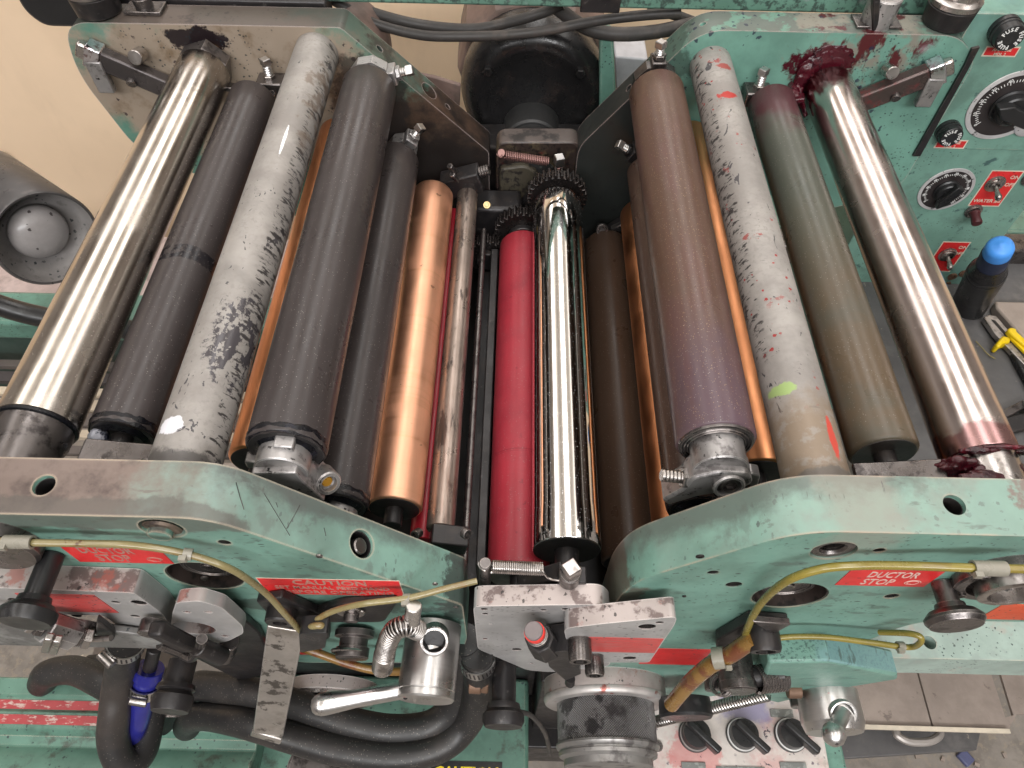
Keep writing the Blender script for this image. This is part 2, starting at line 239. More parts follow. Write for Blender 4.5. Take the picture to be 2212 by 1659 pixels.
mStickOr = M('orange_red_decal', (.68, .09, .03), .4, 0, [spk(sc=300)])
mCream = M('cream_border', (.7, .62, .5), .5)
mLetter = M('pale_lettering', (.72, .6, .52), .5, 0, [dict(sc=300, lo=.5, hi=.6, col=(.55, .2, .17), amt=.5)])
mLetterF = M('faded_lettering', (.42, .25, .2), .5, 0, [dict(sc=200, lo=.5, hi=.6, col=(.5, .1, .09), amt=.6)])
mWhite = M('white_print', (.82, .82, .8), .5)
mYellowP = M('yellow_print', (.8, .62, .02), .45, 0, [dict(sc=200, lo=.58, hi=.66, col=(.1, .08, .02))])
mDialBlk = M('black_dial_face', (.032, .026, .026), .35)
mDialRim = M('pale_dial_rim', (.62, .6, .6), .35, .2, [dict(sc=200, lo=.62, hi=.66, col=(.1, .1, .1))])
mWall = M('tan_painted_wall', (.93, .71, .5), .7, 0, [dict(kind='dots', sc=22, few=.85, r=.1, col=(.3, .2, .13), amt=.6), dict(sc=2.2, lo=.5, hi=.7, col=(.72, .54, .36), amt=.5), dict(sc=(7, 7, 2), lo=.55, hi=.75, col=(.6, .45, .32), amt=.35), dict(sc=40, lo=.7, hi=.74, col=(.35, .26, .18), amt=.5)], var=.03, vsc=3)
mFloor = M('dusty_concrete', (.25, .225, .2), .8, 0, [dict(sc=30, lo=.5, hi=.66, col=(.17, .15, .13), amt=.7), dict(sc=90, lo=.55, hi=.62, col=(.32, .27, .21), amt=.5), dict(kind='dots', sc=60, few=.85, r=.25, col=(.6, .52, .4))], bump=(160, .3))
mSheet = M('pale_brown_sheet_metal', (.33, .275, .24), .5, .1, [dict(sc=12, lo=.45, hi=.66, col=(.3, .25, .22), amt=.8), dict(sc=45, lo=.62, hi=.7, col=(.14, .11, .1), amt=.7)], bump=(60, .06))
mGreyMat = M('grey_tray_rubber', (.1, .097, .098), .5, 0, [dict(sc=20, lo=.5, hi=.68, col=(.17, .16, .155), amt=.6), dict(sc=120, lo=.66, hi=.7, col=(.3, .27, .22))], bump=(120, .1))
mCtrl = M('ink_stained_white_enamel', (.68, .62, .58), .4, 0, [dict(sc=30, lo=.5, hi=.66, col=(.6, .36, .34), amt=.75), dict(sc=26, lo=.58, hi=.68, col=(.35, .3, .25), amt=.7),
    dict(kind='flat', at=(G(1610, 1530, -.38), (.024, .014, .1)), wob=.8, wsc=70, asoft=.35, col=(.2, .19, .38), amt=.7), dict(kind='flat', at=(G(1500, 1625, -.38), (.02, .02, .1)), wob=.8, wsc=60, col=(.6, .1, .1), amt=.5),
    spk(sc=160, few=.55, r=.4, col=(.1, .07, .1)), dict(sc=70, lo=.64, hi=.67, col=(.04, .03, .05))], bump=(80, .08))
mTube2 = M('yellowed_plastic_tube', (.26, .215, .1), .22, 0, [dict(sc=(60, 60, 60), lo=.52, hi=.68, col=(.2, .12, .04), amt=.75), dict(sc=110, lo=.64, hi=.7, col=(.1, .05, .02))], spec=.7)
mTube3 = M('olive_yellow_tube', (.25, .2, .04), .22, 0, [dict(sc=60, lo=.55, hi=.7, col=(.2, .14, .03), amt=.75), dict(sc=110, lo=.66, hi=.72, col=(.08, .05, .02))], spec=.7)
mTubeDk = M('amber_stained_tube', (.26, .14, .035), .25, 0, [dict(sc=60, lo=.48, hi=.6, col=(.16, .05, .02))], spec=.7)
mBlueH = M('glossy_blue_hose', (.02, .022, .2), .15, 0, spec=.6)
mBlueCap = M('sky_blue_plastic', (.07, .3, .8), .4)
mBrass = M('oiled_brass', (.75, .38, .05), .3, .6)
mYellow = M('yellow_plastic', (.88, .62, .01), .35)
mLampIn = M('grey_reflector', (.33, .31, .3), .45, .3, [dict(sc=80, lo=.55, hi=.68, col=(.16, .15, .14), amt=.6), spk(sc=160)])
mBulb = M('frosted_bulb_glass', (.3, .28, .275), .35, 0, [dict(kind='dots', sc=180, few=.6, r=.3, col=(.06, .05, .05))])
mLampOut = M('scuffed_charcoal_shade', (.085, .08, .08), .32, .3, [dict(sc=90, lo=.55, hi=.7, col=(.15, .13, .13), amt=.5)], bump=(90, .05))
# ---------------------------------------------------------------- building helpers
def V(*a): return Vector(a)
def thing(name, label, cat, loc=(0, 0, 0), group=None):
    o = bpy.data.objects.new(name, None); COL.objects.link(o); o.location = loc; o.empty_display_size = .01
    o['label'] = label; o['category'] = cat
    if group: o['group'] = group
    return o
def obj(name, bm, mat, parent=None, bevel=0, label=None, seg=2, ang=35):
    """link a bmesh (world coordinates) as one mesh object, origin at its parent's"""
    me = bpy.data.meshes.new(name)
    bmesh.ops.recalc_face_normals(bm, faces=bm.faces)
    bm.to_mesh(me); bm.free()
    loc = Vector((0, 0, 0)); p = parent
    while p is not None: loc += p.location; p = p.parent
    me.transform(Matrix.Translation(-loc))
    me.materials.append(mat)
    me.polygons.foreach_set('use_smooth', [True]*len(me.polygons))
    me.set_sharp_from_angle(angle=math.radians(ang))
    o = bpy.data.objects.new(name, me); COL.objects.link(o)
    if parent is not None: o.parent = parent
    if bevel:
        m = o.modifiers.new('bevel', 'BEVEL'); m.width = bevel; m.segments = seg; m.limit_method = 'ANGLE'; m.angle_limit = math.radians(38)
        m.harden_normals = False
    if label: o['label'] = label
    return o
def single(name, label, cat, bm, mat, bevel=0, group=None, **k):
    o = obj(name, bm, mat, None, bevel, **k); o['label'] = label; o['category'] = cat
    if group: o['group'] = group
    return o
def struct(name, bm, mat, **k):
    o = obj(name, bm, mat, None, **k); o['kind'] = 'structure'; return o
def frame(d):
    d = Vector(d).normalized(); a = Vector((0, 0, 1)) if abs(d.z) < .9 else Vector((0, 1, 0))
    u = d.cross(a).normalized(); v = u.cross(d).normalized(); return d, u, v
def lathe(bm, p0, p1, prof, n=40, spin=0):
    """prof: (t in metres along p0->p1, radius)"""
    p0 = Vector(p0); d, u, v = frame(Vector(p1)-p0); rings = []
    for t, r in prof:
        if r <= 1e-6: rings.append([bm.verts.new(p0+d*t)])
        else: rings.append([bm.verts.new(p0+d*t+u*(r*math.cos(spin+2*math.pi*i/n))+v*(r*math.sin(spin+2*math.pi*i/n))) for i in range(n)])
    for a, b in zip(rings, rings[1:]):
        if len(a) == 1 and len(b) == 1: continue
        for i in range(n):
            j = (i+1) % n
            if len(a) == 1: bm.faces.new((a[0], b[i], b[j]))
            elif len(b) == 1: bm.faces.new((a[i], a[j], b[0]))
            else: bm.faces.new((a[i], a[j], b[j], b[i]))
    return bm
def cyl(p0, p1, r, r2=None, n=32, b=.0006, bm=None, spin=0):
    bm = bm or bmesh.new(); r2 = r if r2 is None else r2; L = (Vector(p1)-Vector(p0)).length; b = min(b, r*.4, L*.3)
    return lathe(bm, p0, p1, [(0, 0), (0, r-b), (b, r), (L-b, r2), (L, r2-b), (L, 0)], n, spin)
def box(c, s, rot=None, bm=None):
    bm = bm or bmesh.new(); c = Vector(c); R = rot.to_matrix() if hasattr(rot, 'to_matrix') else (rot or Matrix.Identity(3))
    vs_ = [bm.verts.new(c+R@Vector((x*s[0]/2, y*s[1]/2, z*s[2]/2))) for x in (-1, 1) for y in (-1, 1) for z in (-1, 1)]
    for f in ((0, 1, 3, 2), (4, 6, 7, 5), (0, 4, 5, 1), (2, 3, 7, 6), (0, 2, 6, 4), (1, 5, 7, 3)): bm.faces.new([vs_[i] for i in f])
    return bm
def bar(p0, p1, w, h, up=(0, 0, 1), bm=None):
    """box from p0 to p1, w across, h along up"""
    p0, p1 = Vector(p0), Vector(p1); d = (p1-p0).normalized(); s = d.cross(Vector(up)).normalized(); u = s.cross(d).normalized()
    return box((p0+p1)/2, ((p1-p0).length, w, h), Matrix((d, s, u)).transposed(), bm)
def rounded(pts, r, n=5):
    """round the corners of a 2-D outline; r one value or one per point"""
    out = []; N = len(pts)
    for i in range(N):
        a, b, c = Vector(pts[i-1]), Vector(pts[i]), Vector(pts[(i+1) % N]); rr = r[i] if isinstance(r, (list, tuple)) else r
        u = (a-b); w = (c-b); q = min(rr, u.length*.45, w.length*.45)
        if q < 1e-5: out.append(tuple(b)); continue
        s = b+u.normalized()*q; e = b+w.normalized()*q
        for k in range(n+1):
            t = k/n; out.append(tuple(s*(1-t)**2+b*(2*t*(1-t))+e*t*t))
    return out
def slab(poly, y0, y1, bm=None):
    """outline in X,Z pushed from y0 to y1"""
    bm = bm or bmesh.new(); a = [bm.verts.new((x, y0, z)) for x, z in poly]; b = [bm.verts.new((x, y1, z)) for x, z in poly]
    bm.faces.new(a); bm.faces.new(b[::-1])
    for i in range(len(poly)): j = (i+1) % len(poly); bm.faces.new((a[j], a[i], b[i], b[j]))
    return bm
def slabz(poly, z0, z1, bm=None):
    bm = bm or bmesh.new(); a = [bm.verts.new((x, y, z0)) for x, y in poly]; b = [bm.verts.new((x, y, z1)) for x, y in poly]
    bm.faces.new(a); bm.faces.new(b[::-1])
    for i in range(len(poly)): j = (i+1) % len(poly); bm.faces.new((a[j], a[i], b[i], b[j]))
    return bm
def cut(o, cutters):
    """sink real holes into a plate"""
    cb = bmesh.new()
    for c in cutters:
        me = bpy.data.meshes.new('c'); bmesh.ops.recalc_face_normals(c, faces=c.faces); c.to_mesh(me); c.free(); cb.from_mesh(me); bpy.data.meshes.remove(me)
    loc = Vector((0, 0, 0)); p = o.parent
    while p is not None: loc += p.location; p = p.parent
    bmesh.ops.translate(cb, vec=-loc, verts=cb.verts)
    me = bpy.data.meshes.new('cut'); cb.to_mesh(me); cb.free(); co = bpy.data.objects.new('cut', me); COL.objects.link(co)
    co.parent = o.parent
    m = o.modifiers.new('holes', 'BOOLEAN'); m.object = co; m.operation = 'DIFFERENCE'; m.solver = 'EXACT'; m.use_self = True
    if len(o.modifiers) > 1: o.modifiers.move(len(o.modifiers)-1, 0)
    keep = [x for x in o.modifiers if x.type == 'BEVEL']
    for k in keep: k.show_viewport = False
    bpy.context.view_layer.update(); dg = bpy.context.evaluated_depsgraph_get()
    nm = bpy.data.meshes.new_from_object(o.evaluated_get(dg)); o.modifiers.remove(m); o.data = nm
    for k in keep: k.show_viewport = True
    nm.polygons.foreach_set('use_smooth', [True]*len(nm.polygons)); nm.set_sharp_from_angle(angle=math.radians(35))
    bpy.data.objects.remove(co)
    return o
def lined(o, parent, specs, d=(0, 1, 0), mat=None):
    """holes with dark liner walls"""
    cut(o, [hole(c, d, r, dep) for c, r, dep in specs])
    for c, r, dep in specs:
        c = Vector(c); obj('dark_hole_liner', lathe(bmesh.new(), c, c+Vector(d), [(.0005, r*1.001), (.0005, r*.95), (dep-.0003, r*.95), (dep-.0003, 0)], 36), mat or mDkSteel, parent)
def hole(c, d, r, dep, n=36):
    c = Vector(c); d = Vector(d).normalized(); return cyl(c-d*.004, c+d*dep, r, n=n, b=0.00001)
def spline(pts, n=14):
    P = [Vector(p) for p in pts]; P = [P[0]*2-P[1]]+P+[P[-1]*2-P[-2]]; out = []
    for i in range(1, len(P)-2):
        for k in range(n):
            t = k/n; a, b, c, d = P[i-1:i+3]
            out.append(.5*((2*b)+(c-a)*t+(2*a-5*b+4*c-d)*t*t+(3*b-a-3*c+d)*t**3))
    out.append(P[-2]); return out
def sweep(path, r, n=14, bm=None, cap=True):
    bm = bm or bmesh.new(); rings = []; up = None
    for i, p in enumerate(path):
        t = (path[min(i+1, len(path)-1)]-path[max(i-1, 0)]).normalized()
        if up is None: _, up, _ = frame(t)
        up = (up-t*up.dot(t)).normalized(); s = t.cross(up); rr = r(i/(len(path)-1)) if callable(r) else r
        rings.append([bm.verts.new(p+up*(rr*math.cos(2*math.pi*k/n))+s*(rr*math.sin(2*math.pi*k/n))) for k in range(n)])
    for a, b in zip(rings, rings[1:]):
        for k in range(n): j = (k+1) % n; bm.faces.new((a[k], a[j], b[j], b[k]))
    if cap: bm.faces.new(rings[0][::-1]); bm.faces.new(rings[-1])
    return bm
def tubez(pts, r, n=14, sm=14, bm=None): return sweep(spline(pts, sm), r, n, bm)
def coil(p0, p1, R, r, turns, path=None, bm=None, per=14):
    """helical spring along a straight line or along path"""
    path = path or [Vector(p0).lerp(Vector(p1), i/20) for i in range(21)]
    N = int(turns*per); pts = []; up = None; Ls = [0]
    for a, b in zip(path, path[1:]): Ls.append(Ls[-1]+(b-a).length)
    k = 0
    for i in range(N+1):
        s = Ls[-1]*i/N
        while k < len(path)-2 and Ls[k+1] < s: k += 1
        p = path[k].lerp(path[k+1], (s-Ls[k])/max(Ls[k+1]-Ls[k], 1e-9)); t = (path[k+1]-path[k]).normalized()
        if up is None: _, up, _ = frame(t)
        up = (up-t*up.dot(t)).normalized(); w = t.cross(up); a = 2*math.pi*i/per
        pts.append(p+up*R*math.cos(a)+w*R*math.sin(a))
    return sweep(pts, r, 6, bm)
def cap_screw(p, d, r, h, mat, parent, name='cap_screw', hexr=.55):
    """socket head screw with a real hexagon recess"""
    p = Vector(p); dn = Vector(d).normalized(); bm = bmesh.new()
    lathe(bm, p, p+dn, [(0, 0), (0, r*.98), (h*.85, r), (h, r*.9), (h, r*hexr*1.08)], 30)
    lathe(bm, p, p+dn, [(h-.0001, r*hexr), (h*.45, r*hexr), (h*.45, 0)], 6)
    return obj(name, bm, mat, parent)
def hexbolt(p, d, r, h, mat, parent, name='hex_bolt', shank=0, thread=None, sq=6):
    p = Vector(p); dn = Vector(d).normalized(); bm = cyl(p, p+dn*h, r, n=sq, b=r*.12)
    o = obj(name, bm, mat, parent, ang=20)
    return o
def threads(p0, p1, r, mat, parent, pitch=.0014, name='threaded_stud'):
    p0 = Vector(p0); L = (Vector(p1)-p0).length; n = max(int(L/pitch), 2); prof = [(0, 0)]
    for i in range(n): prof += [(L*i/n, r*.84), (L*(i+.5)/n, r)]
    prof += [(L, r*.84), (L, 0)]
    return obj(name, lathe(bmesh.new(), p0, p1, prof, 20), mat, parent)
def blob(pts, mat, parent, name='ink_blob', seed=1, sub=4, rough=.35, fr=260):
    """lumpy wet mass: pts = [(centre, (rx,ry,rz)), ...]"""
    bm = bmesh.new()
    for k, (c, r) in enumerate(pts):
        if isinstance(r, (int, float)): r = (r, r, r)
        res = bmesh.ops.create_icosphere(bm, subdivisions=sub, radius=1)
        for v in res['verts']:
            q = v.co.copy(); s = Vector((seed*3.1, k*1.7, seed)); w = Vector(c)
            pos = w+Vector((q.x*r[0], q.y*r[1], q.z*r[2]))
            f = 1+rough*MN.fractal(pos*fr+s, 1.0, 2.0, 3)
            v.co = w+Vector((q.x*r[0], q.y*r[1], q.z*r[2]))*f
    return obj(name, bm, mat, parent, ang=60)
def text_bm(txt, size, o, xd, yd, depth=.00012, bold=0, shear=0, align='LEFT', wid=1.0, space=1.0, fit=None):
    c = bpy.data.curves.new('t', 'FONT'); c.body = txt; c.size = size; c.extrude = depth; c.offset = bold; c.align_x = align; c.shear = shear; c.space_character = space
    c.resolution_u = 2
    t = bpy.data.objects.new('t', c); COL.objects.link(t); bpy.context.view_layer.update()
    me = bpy.data.meshes.new_from_object(t.evaluated_get(bpy.context.evaluated_depsgraph_get())); bpy.data.objects.remove(t)
    xd = Vector(xd).normalized(); yd = Vector(yd).normalized(); zd = xd.cross(yd); o = Vector(o)
    bm = bmesh.new(); bm.from_mesh(me); bpy.data.meshes.remove(me)
    if fit:
        xs_ = [v.co.x for v in bm.verts]; wid = fit/(max(xs_)-min(xs_))
    for v in bm.verts: q = v.co.copy(); v.co = o+xd*(q.x*wid)+yd*q.y+zd*q.z
    return bm
def merge(*bms):
    out = bmesh.new()
    for b in bms:
        me = bpy.data.meshes.new('m'); b.to_mesh(me); b.free(); out.from_mesh(me); bpy.data.meshes.remove(me)
    return out
def decal(name, x0, x1, z0, z1, Y, mat, parent, border=None, th=.0003, label=None, slant=0):
    """a flat sticker on a face that looks towards -Y"""
    P = [(x0+slant, z1), (x1+slant, z1), (x1, z0), (x0, z0)]
    if border:
        obj('border', slab(P, Y-th*.6, Y), mCream, parent); b = border
        P = [(x0+b, z1-b), (x1-b, z1-b), (x1-b, z0+b), (x0+b, z0+b)]
    return obj(name, slab(P, Y-th, Y), mat, parent, label=label)
def dec_px(name, px, Y, mat, parent, **k):
    q = [A(x, y, Y) for x, y in px]
    x0 = (q[0].x+q[3].x)/2; x1 = (q[1].x+q[2].x)/2; z1 = (q[0].z+q[1].z)/2; z0 = (q[2].z+q[3].z)/2
    o = decal(name, x0, x1, z0, z1, Y, mat, parent, **k); return o, x0, x1, z0, z1
NY = V(0, -1, 0)
# ---------------------------------------------------------------- room: wall and floor
struct('wall', box((0, .99, -.43), (6, .06, 1.0)), mWall)
struct('far_wall', box((0, 5.2, .75), (6, .06, 3.4)), mWall)
mSideWall = M('warm_grey_wall', (.3, .28, .27), .8, var=.03)
struct('side_wall', box((-2.9, 1, .75), (.06, 8.4, 3.4)), mSideWall); struct('side_wall', box((2.9, 1, .75), (.06, 8.4, 3.4)), mSideWall)
struct('back_wall', box((0, -3.2, .75), (6, .06, 3.4)), mSideWall)
struct('ceiling', box((0, 1, 2.4), (6, 8.5, .06)), M('grey_white_ceiling', (.72, .66, .59), .8, var=.02))
struct('floor', box((0, 0, -.93), (8, 8, .04)), mFloor)
# ---------------------------------------------------------------- the four side frames of the press
YN0, YN1, YF0, YF1 = .134, .1635, .558, .588
def xz(pts, Y): return [(A(x, y, Y).x, A(x, y, Y).z) for x, y in pts]
# near left
fl = thing('side_frame', 'green side frame plate at the lower left, its flat top rubbed to bare brown metal', 'machine frame', (-.2, .148, -.3), 'side frames of the press')
poly = rounded([(-.40, 0), (-.138, 0), (-.0262, -.1165), (-.0262, -.185), (-.036, -.25), (-.165, -.262), (-.174, -.152), (-.187, -.119), (-.40, -.119)], [0, .016, .004, .01, .03, .02, .02, .02, 0])
pl = obj('plate', slab(poly, YN0, YN1), mNearL, fl, .0022, seg=3)
sd = V(.1118, 0, -.1165).normalized(); sn = V(sd.z*-1, 0, sd.x)  # slope direction, slope normal
hc = G(100, 1036, 0)
ps = A(776, 1172, .150)
cs = [hole((hc.x, .149, 0), (0, 0, -1), .0052, .022), hole(A(350, 1142, YN0), (0, 1, 0), .0105, .004), hole(A(350, 1142, YN0), (0, 1, 0), .0055, .02),
      hole(A(443, 1245, YN0), (0, 1, 0), .0205, .012)]
t_ = ((Vector((ps.x, 0, ps.z))-V(-.138, 0, 0)).dot(sd)); hp = V(-.138, 0, 0)+sd*t_; hp.y = .1485
cs += [hole(hp, -sn if sn.z > 0 else sn, .0078, .014)]
cut(pl, cs)
lined(pl, fl, [(A(485, 1172, YN0), .0032, .008), (A(350, 1142, YN0+.003), .0056, .012)])
mPit = M('oily_brown_bore', (.06, .045, .04), .4, .3, [dict(sc=90, lo=.5, hi=.62, col=(.02, .018, .017))], bump=(150, .3))
def recess(c, parent):
    obj('bore_wall', lathe(bmesh.new(), c, c+V(0, 1, 0), [(.0006, .02055), (.0006, .0196), (.0117, .0194), (.0117, 0)], 60), mPit, parent)
    r_ = c+V(0, .0105, 0)
    return obj('bearing_disc', lathe(bmesh.new(), r_, r_+NY, [(0, 0), (0, .0175), (.003, .017), (.003, .0145), (.0055, .014), (.0055, .0125), (.0045, .012), (.0045, .004), (.006, .0035), (.006, 0)], 44), mDkSteel, parent)
dn = -sn if sn.z > 0 else sn
mRustRing = M('rusty_brown_bushing', (.17, .125, .095), .5, .4, [dict(sc=120, lo=.5, hi=.62, col=(.05, .035, .03))], bump=(200, .2))
obj('counterbore_ring', lathe(bmesh.new(), A(350, 1142, YN0+.0036), A(350, 1142, YN0+.0036)+NY, [(-.006, 0), (-.006, .0052), (.0005, .0055), (.002, .0066), (.002, .0098), (.0006, .01045)], 40), mRustRing, fl)
ob_ = obj('bore_shadow_plug', cyl(A(350, 1142, YN0+.0092), A(350, 1142, YN0+.0085), .0053), mBlack, fl); ob_.name = 'bore_shadow_disc'  # black disc put in as the shadow inside the bore
def SL(x, y):
    d_r = _ray(x, y); n_ = V(sd.z, 0, -sd.x); o_ = V(-.138, 0, 0); return _O+d_r*((o_-_O).dot(n_)/d_r.dot(n_))
for pts in (((570, 1065), (596, 1108), (626, 1157)), ((648, 1091), (634, 1117), (619, 1142)), ((510, 1042), (518, 1072), (527, 1101)), ((596, 1085), (600, 1096)), ((700, 1140), (704, 1158))):
    obj('scratch', sweep([SL(*p) for p in pts], .0002, 6), mBlack, fl)
d_ = recess(A(443, 1245, YN0), fl); rc = A(443, 1245, YN0+.0045)
obj('centre_pin', cyl(rc, rc+NY*.002, .0022), mSteel, d_)
o, x0, x1, z0, z1 = dec_px('ductor_decal', [(130, 1173), (345, 1180), (370, 1217), (165, 1212)], YN0, mStick, fl)
obj('lettering', merge(text_bm('DUCTOR', (z1-z0)*.48, ((x0+x1)/2-.004, YN0-.0003, z0+(z1-z0)*.54), (1, 0, 0), (0, 0, 1), bold=.0002, align='CENTER', fit=(x1-x0)*.56),
    text_bm('STOP', (z1-z0)*.52, ((x0+x1)/2-.004, YN0-.0003, z0+(z1-z0)*.1), (1, 0, 0), (0, 0, 1), bold=.0002, align='CENTER', fit=(x1-x0)*.36)), mLetterF, o)
def swirl(c, r, Y): return sweep([V(c.x+r*(1-i*.012)*math.cos(i*.3), Y-.0002, c.z+r*.8*(1-i*.012)*math.sin(i*.3)) for i in range(38)], .00025, 5)
obj('emblem', swirl(V(x1-.008, 0, z0+.0055), .0042, YN0), mLetterF, o)
o, x0, x1, z0, z1 = dec_px('caution_decal', [(553, 1249), (867, 1253), (870, 1287), (580, 1282)], YN0, mStick, fl, border=.0005)
H = z1-z0
obj('lettering', merge(text_bm('CAUTION', H*.4, ((x0+x1)/2, YN0-.0003, z0+H*.66), (1, 0, 0), (0, 0, 1), bold=.0002, align='CENTER', fit=(x1-x0)*.52),
    text_bm('SET MANUAL FEED HAND', H*.26, ((x0+x1)/2, YN0-.0003, z0+H*.38), (1, 0, 0), (0, 0, 1), bold=.0001, align='CENTER', fit=(x1-x0)*.82),
    text_bm('BEFORE OPERATING', H*.26, ((x0+x1)/2+.003, YN0-.0003, z0+H*.1), (1, 0, 0), (0, 0, 1), bold=.0001, align='CENTER', fit=(x1-x0)*.78)), mLetterF, o)
dec_px('lower_decal', [(570, 1378), (680, 1380), (702, 1413), (605, 1413)], YN0, mStick, fl)
for i, (x, y, r) in enumerate([(690, 1200, .0018), (985, 1310, .0016), (640, 1300, .0015), (940, 1260, .0016)]):
    cap_screw(A(x, y, YN0), NY, r, .0008, mDkSteel, fl, 'grub_screw')
for hcx, hcz, dv in ((hc.x, 0, V(0, 0, -1)), (hp.x, hp.z, dn)):
    pq_ = V(hcx, hp.y if hcz else .149, hcz); rr0 = .0078 if hcz else .0052
    obj('dark_hole_liner', lathe(bmesh.new(), pq_, pq_+dv, [(.0025, rr0), (.0025, rr0*.93), (.020 if not hcz else .013, rr0*.9), (.020 if not hcz else .013, 0)], 36), mBlack, fl)  # black liners added so these bores look deep and unlit
obj('inner_bolt', cyl(hp+dn*.004+V(.002, 0, 0), hp+dn*.013, .0046), mDkSteel, fl)
# near right
fr = thing('side_frame', 'green side frame plate at the lower right with a smooth green rounded shoulder', 'machine frame', (.25, .148, -.3), 'side frames of the press')
poly = rounded([(.42, 0), (.1335, .0005), (.0695, -.067), (.0625, -.10), (.064, -.30), (.1, -.36), (.141, -.362), (.199, -.335), (.236, -.172), (.2467, -.126), (.42, -.121)], [0, .02, .02, .02, 0, .03, .03, .03, .02, .02, 0], 8)
pr = obj('plate', slab(poly, YN0, YN1), mNearR, fr, .0026, seg=3)
hc = G(2060, 1089, 0); c1 = A(1801, 1190, YN0); c2 = A(1706, 1287, YN0)
cut(pr, [hole((hc.x, .149, 0), (0, 0, -1), .0052, .02), hole(c1, (0, 1, 0), .0108, .003), hole(c2, (0, 1, 0), .0205, .012)])
lined(pr, fr, [(A(1899, 1189, YN0), .0028, .008), (A(1926, 1288, YN0), .0038, .008), (A(1540, 1237, YN0), .003, .008), (A(1585, 1263, YN0), .0044, .008), (c1+V(0, .003, 0), .0058, .012)])
obj('dark_hole_liner', lathe(bmesh.new(), (hc.x, .149, 0), (hc.x, .149, -1), [(.0025, .0052), (.0025, .0048), (.019, .0046), (.019, 0)], 36), mBlack, fr)  # black liner gives this bore its painted shade
obj('counterbore_ring', lathe(bmesh.new(), c1+V(0, .0028, 0), c1+V(0, -1, 0), [(-.006, 0), (-.006, .0054), (.0005, .0057), (.0018, .0068), (.0018, .0101), (.0006, .01075)], 40), mDkSteel, fr)
obj('bore_shadow_disc', cyl(c1+V(0, .0084, 0), c1+V(0, .0078, 0), .0054), mBlack, fr)  # black disc again standing for shadow in the counterbore
recess(c2, fr)
o, x0, x1, z0, z1 = dec_px('ductor_decal', [(1859, 1229), (2042, 1229), (1999, 1268), (1787, 1261)], YN0, mStick, fr)
x0 += .001; H = z1-z0
obj('lettering', merge(text_bm('DUCTOR', H*.46, ((x0+x1)/2, YN0-.0003, z0+H*.52), (1, 0, 0), (0, 0, 1), bold=.00015, align='CENTER', fit=(x1-x0)*.56),
    text_bm('STOP', H*.46, ((x0+x1)/2-.004, YN0-.0003, z0+H*.1), (1, 0, 0), (0, 0, 1), bold=.00015, align='CENTER', fit=(x1-x0)*.36)), mLetter, o)
obj('emblem', swirl(V(x1-.009, 0, z0+.006), .0044, YN0), mLetter, o)
dec_px('faded_lower_decal', [(1400, 1400), (1550, 1403), (1500, 1436), (1380, 1433)], YN0, mStick, fr)
dec_px('orange_decal', [(2166, 1306), (2330, 1306), (2300, 1338), (2106, 1338)], YN0, mStickOr, fr)
for i, (x, y, r) in enumerate([(1478, 1287, .0012), (1512, 1201, .0022)]): cap_screw(A(x, y, YN0), NY, r, .0006, mBlack, fr, 'grub_screw')
# big round housing cut by the right picture edge, and its twin at the left edge
hz = thing('round_housing', 'dark round bearing housing on the right green frame at the picture edge', 'housing', A(2170, 1240, YN0))
c = A(2172, 1238, YN0); c.y = YN0
obj('flange', lathe(bmesh.new(), c, c+NY, [(0, 0), (0, .0255), (.005, .0255), (.006, .0245), (.006, .02), (.002, .0195), (.002, 0)], 60), mDkSteel, hz)
obj('inner_ring', lathe(bmesh.new(), c+NY*.002, c+NY*2, [(0, 0), (0, .017), (.009, .0165), (.0095, .0155), (.0095, .012), (.003, .0115), (.003, 0)], 50), mSteel, hz)
for a in (2.6, 3.9): cap_screw(c+NY*.006+V(.0225*math.cos(a), 0, .0225*math.sin(a)), NY, .0022, .0015, mDkSteel, hz)
hz = thing('round_housing', 'dark round bearing housing on the left green frame at the picture edge', 'housing', A(5, 1165, YN0))
c = A(-18, 1160, YN0); c.y = YN0
obj('flange', lathe(bmesh.new(), c, c+NY, [(0, 0), (0, .0235), (.006, .0235), (.008, .022), (.008, 0)], 60), mDkSteel, hz)
# far left
f2 = thing('side_frame', 'far left side frame plate with its face stained tan and a ragged black ink smear', 'machine frame', (-.2, .57, -.3), 'side frames of the press')
poly = rounded([(-.3665, -.0005), (-.1435, 0), (-.0262, -.1155), (-.0268, -.30), (-.16, -.30), (-.25, -.165), (-.312, -.150), (-.357, -.122), (-.376, -.045)], [.022, .004, .003, 0, .03, .03, .025, .02, .03], 7)
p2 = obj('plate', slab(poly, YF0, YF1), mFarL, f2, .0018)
def slope_hole(px, py, r, base=V(-.1435, 0, 0), y=.573, side=1):
    q = A(px, py, y); s = V(.1173*side, 0, -.1155).normalized(); t = (V(q.x, 0, q.z)-base).dot(s); h = base+s*t; h.y = y
    nn = V(-s.z*side, 0, s.x*side); nn = nn if nn.z < 0 else -nn; return hole(h, nn, r, .02)
cut(p2, [slope_hole(922, 201, .008), slope_hole(968, 229, .0028), slope_hole(813, 113, .0032)])
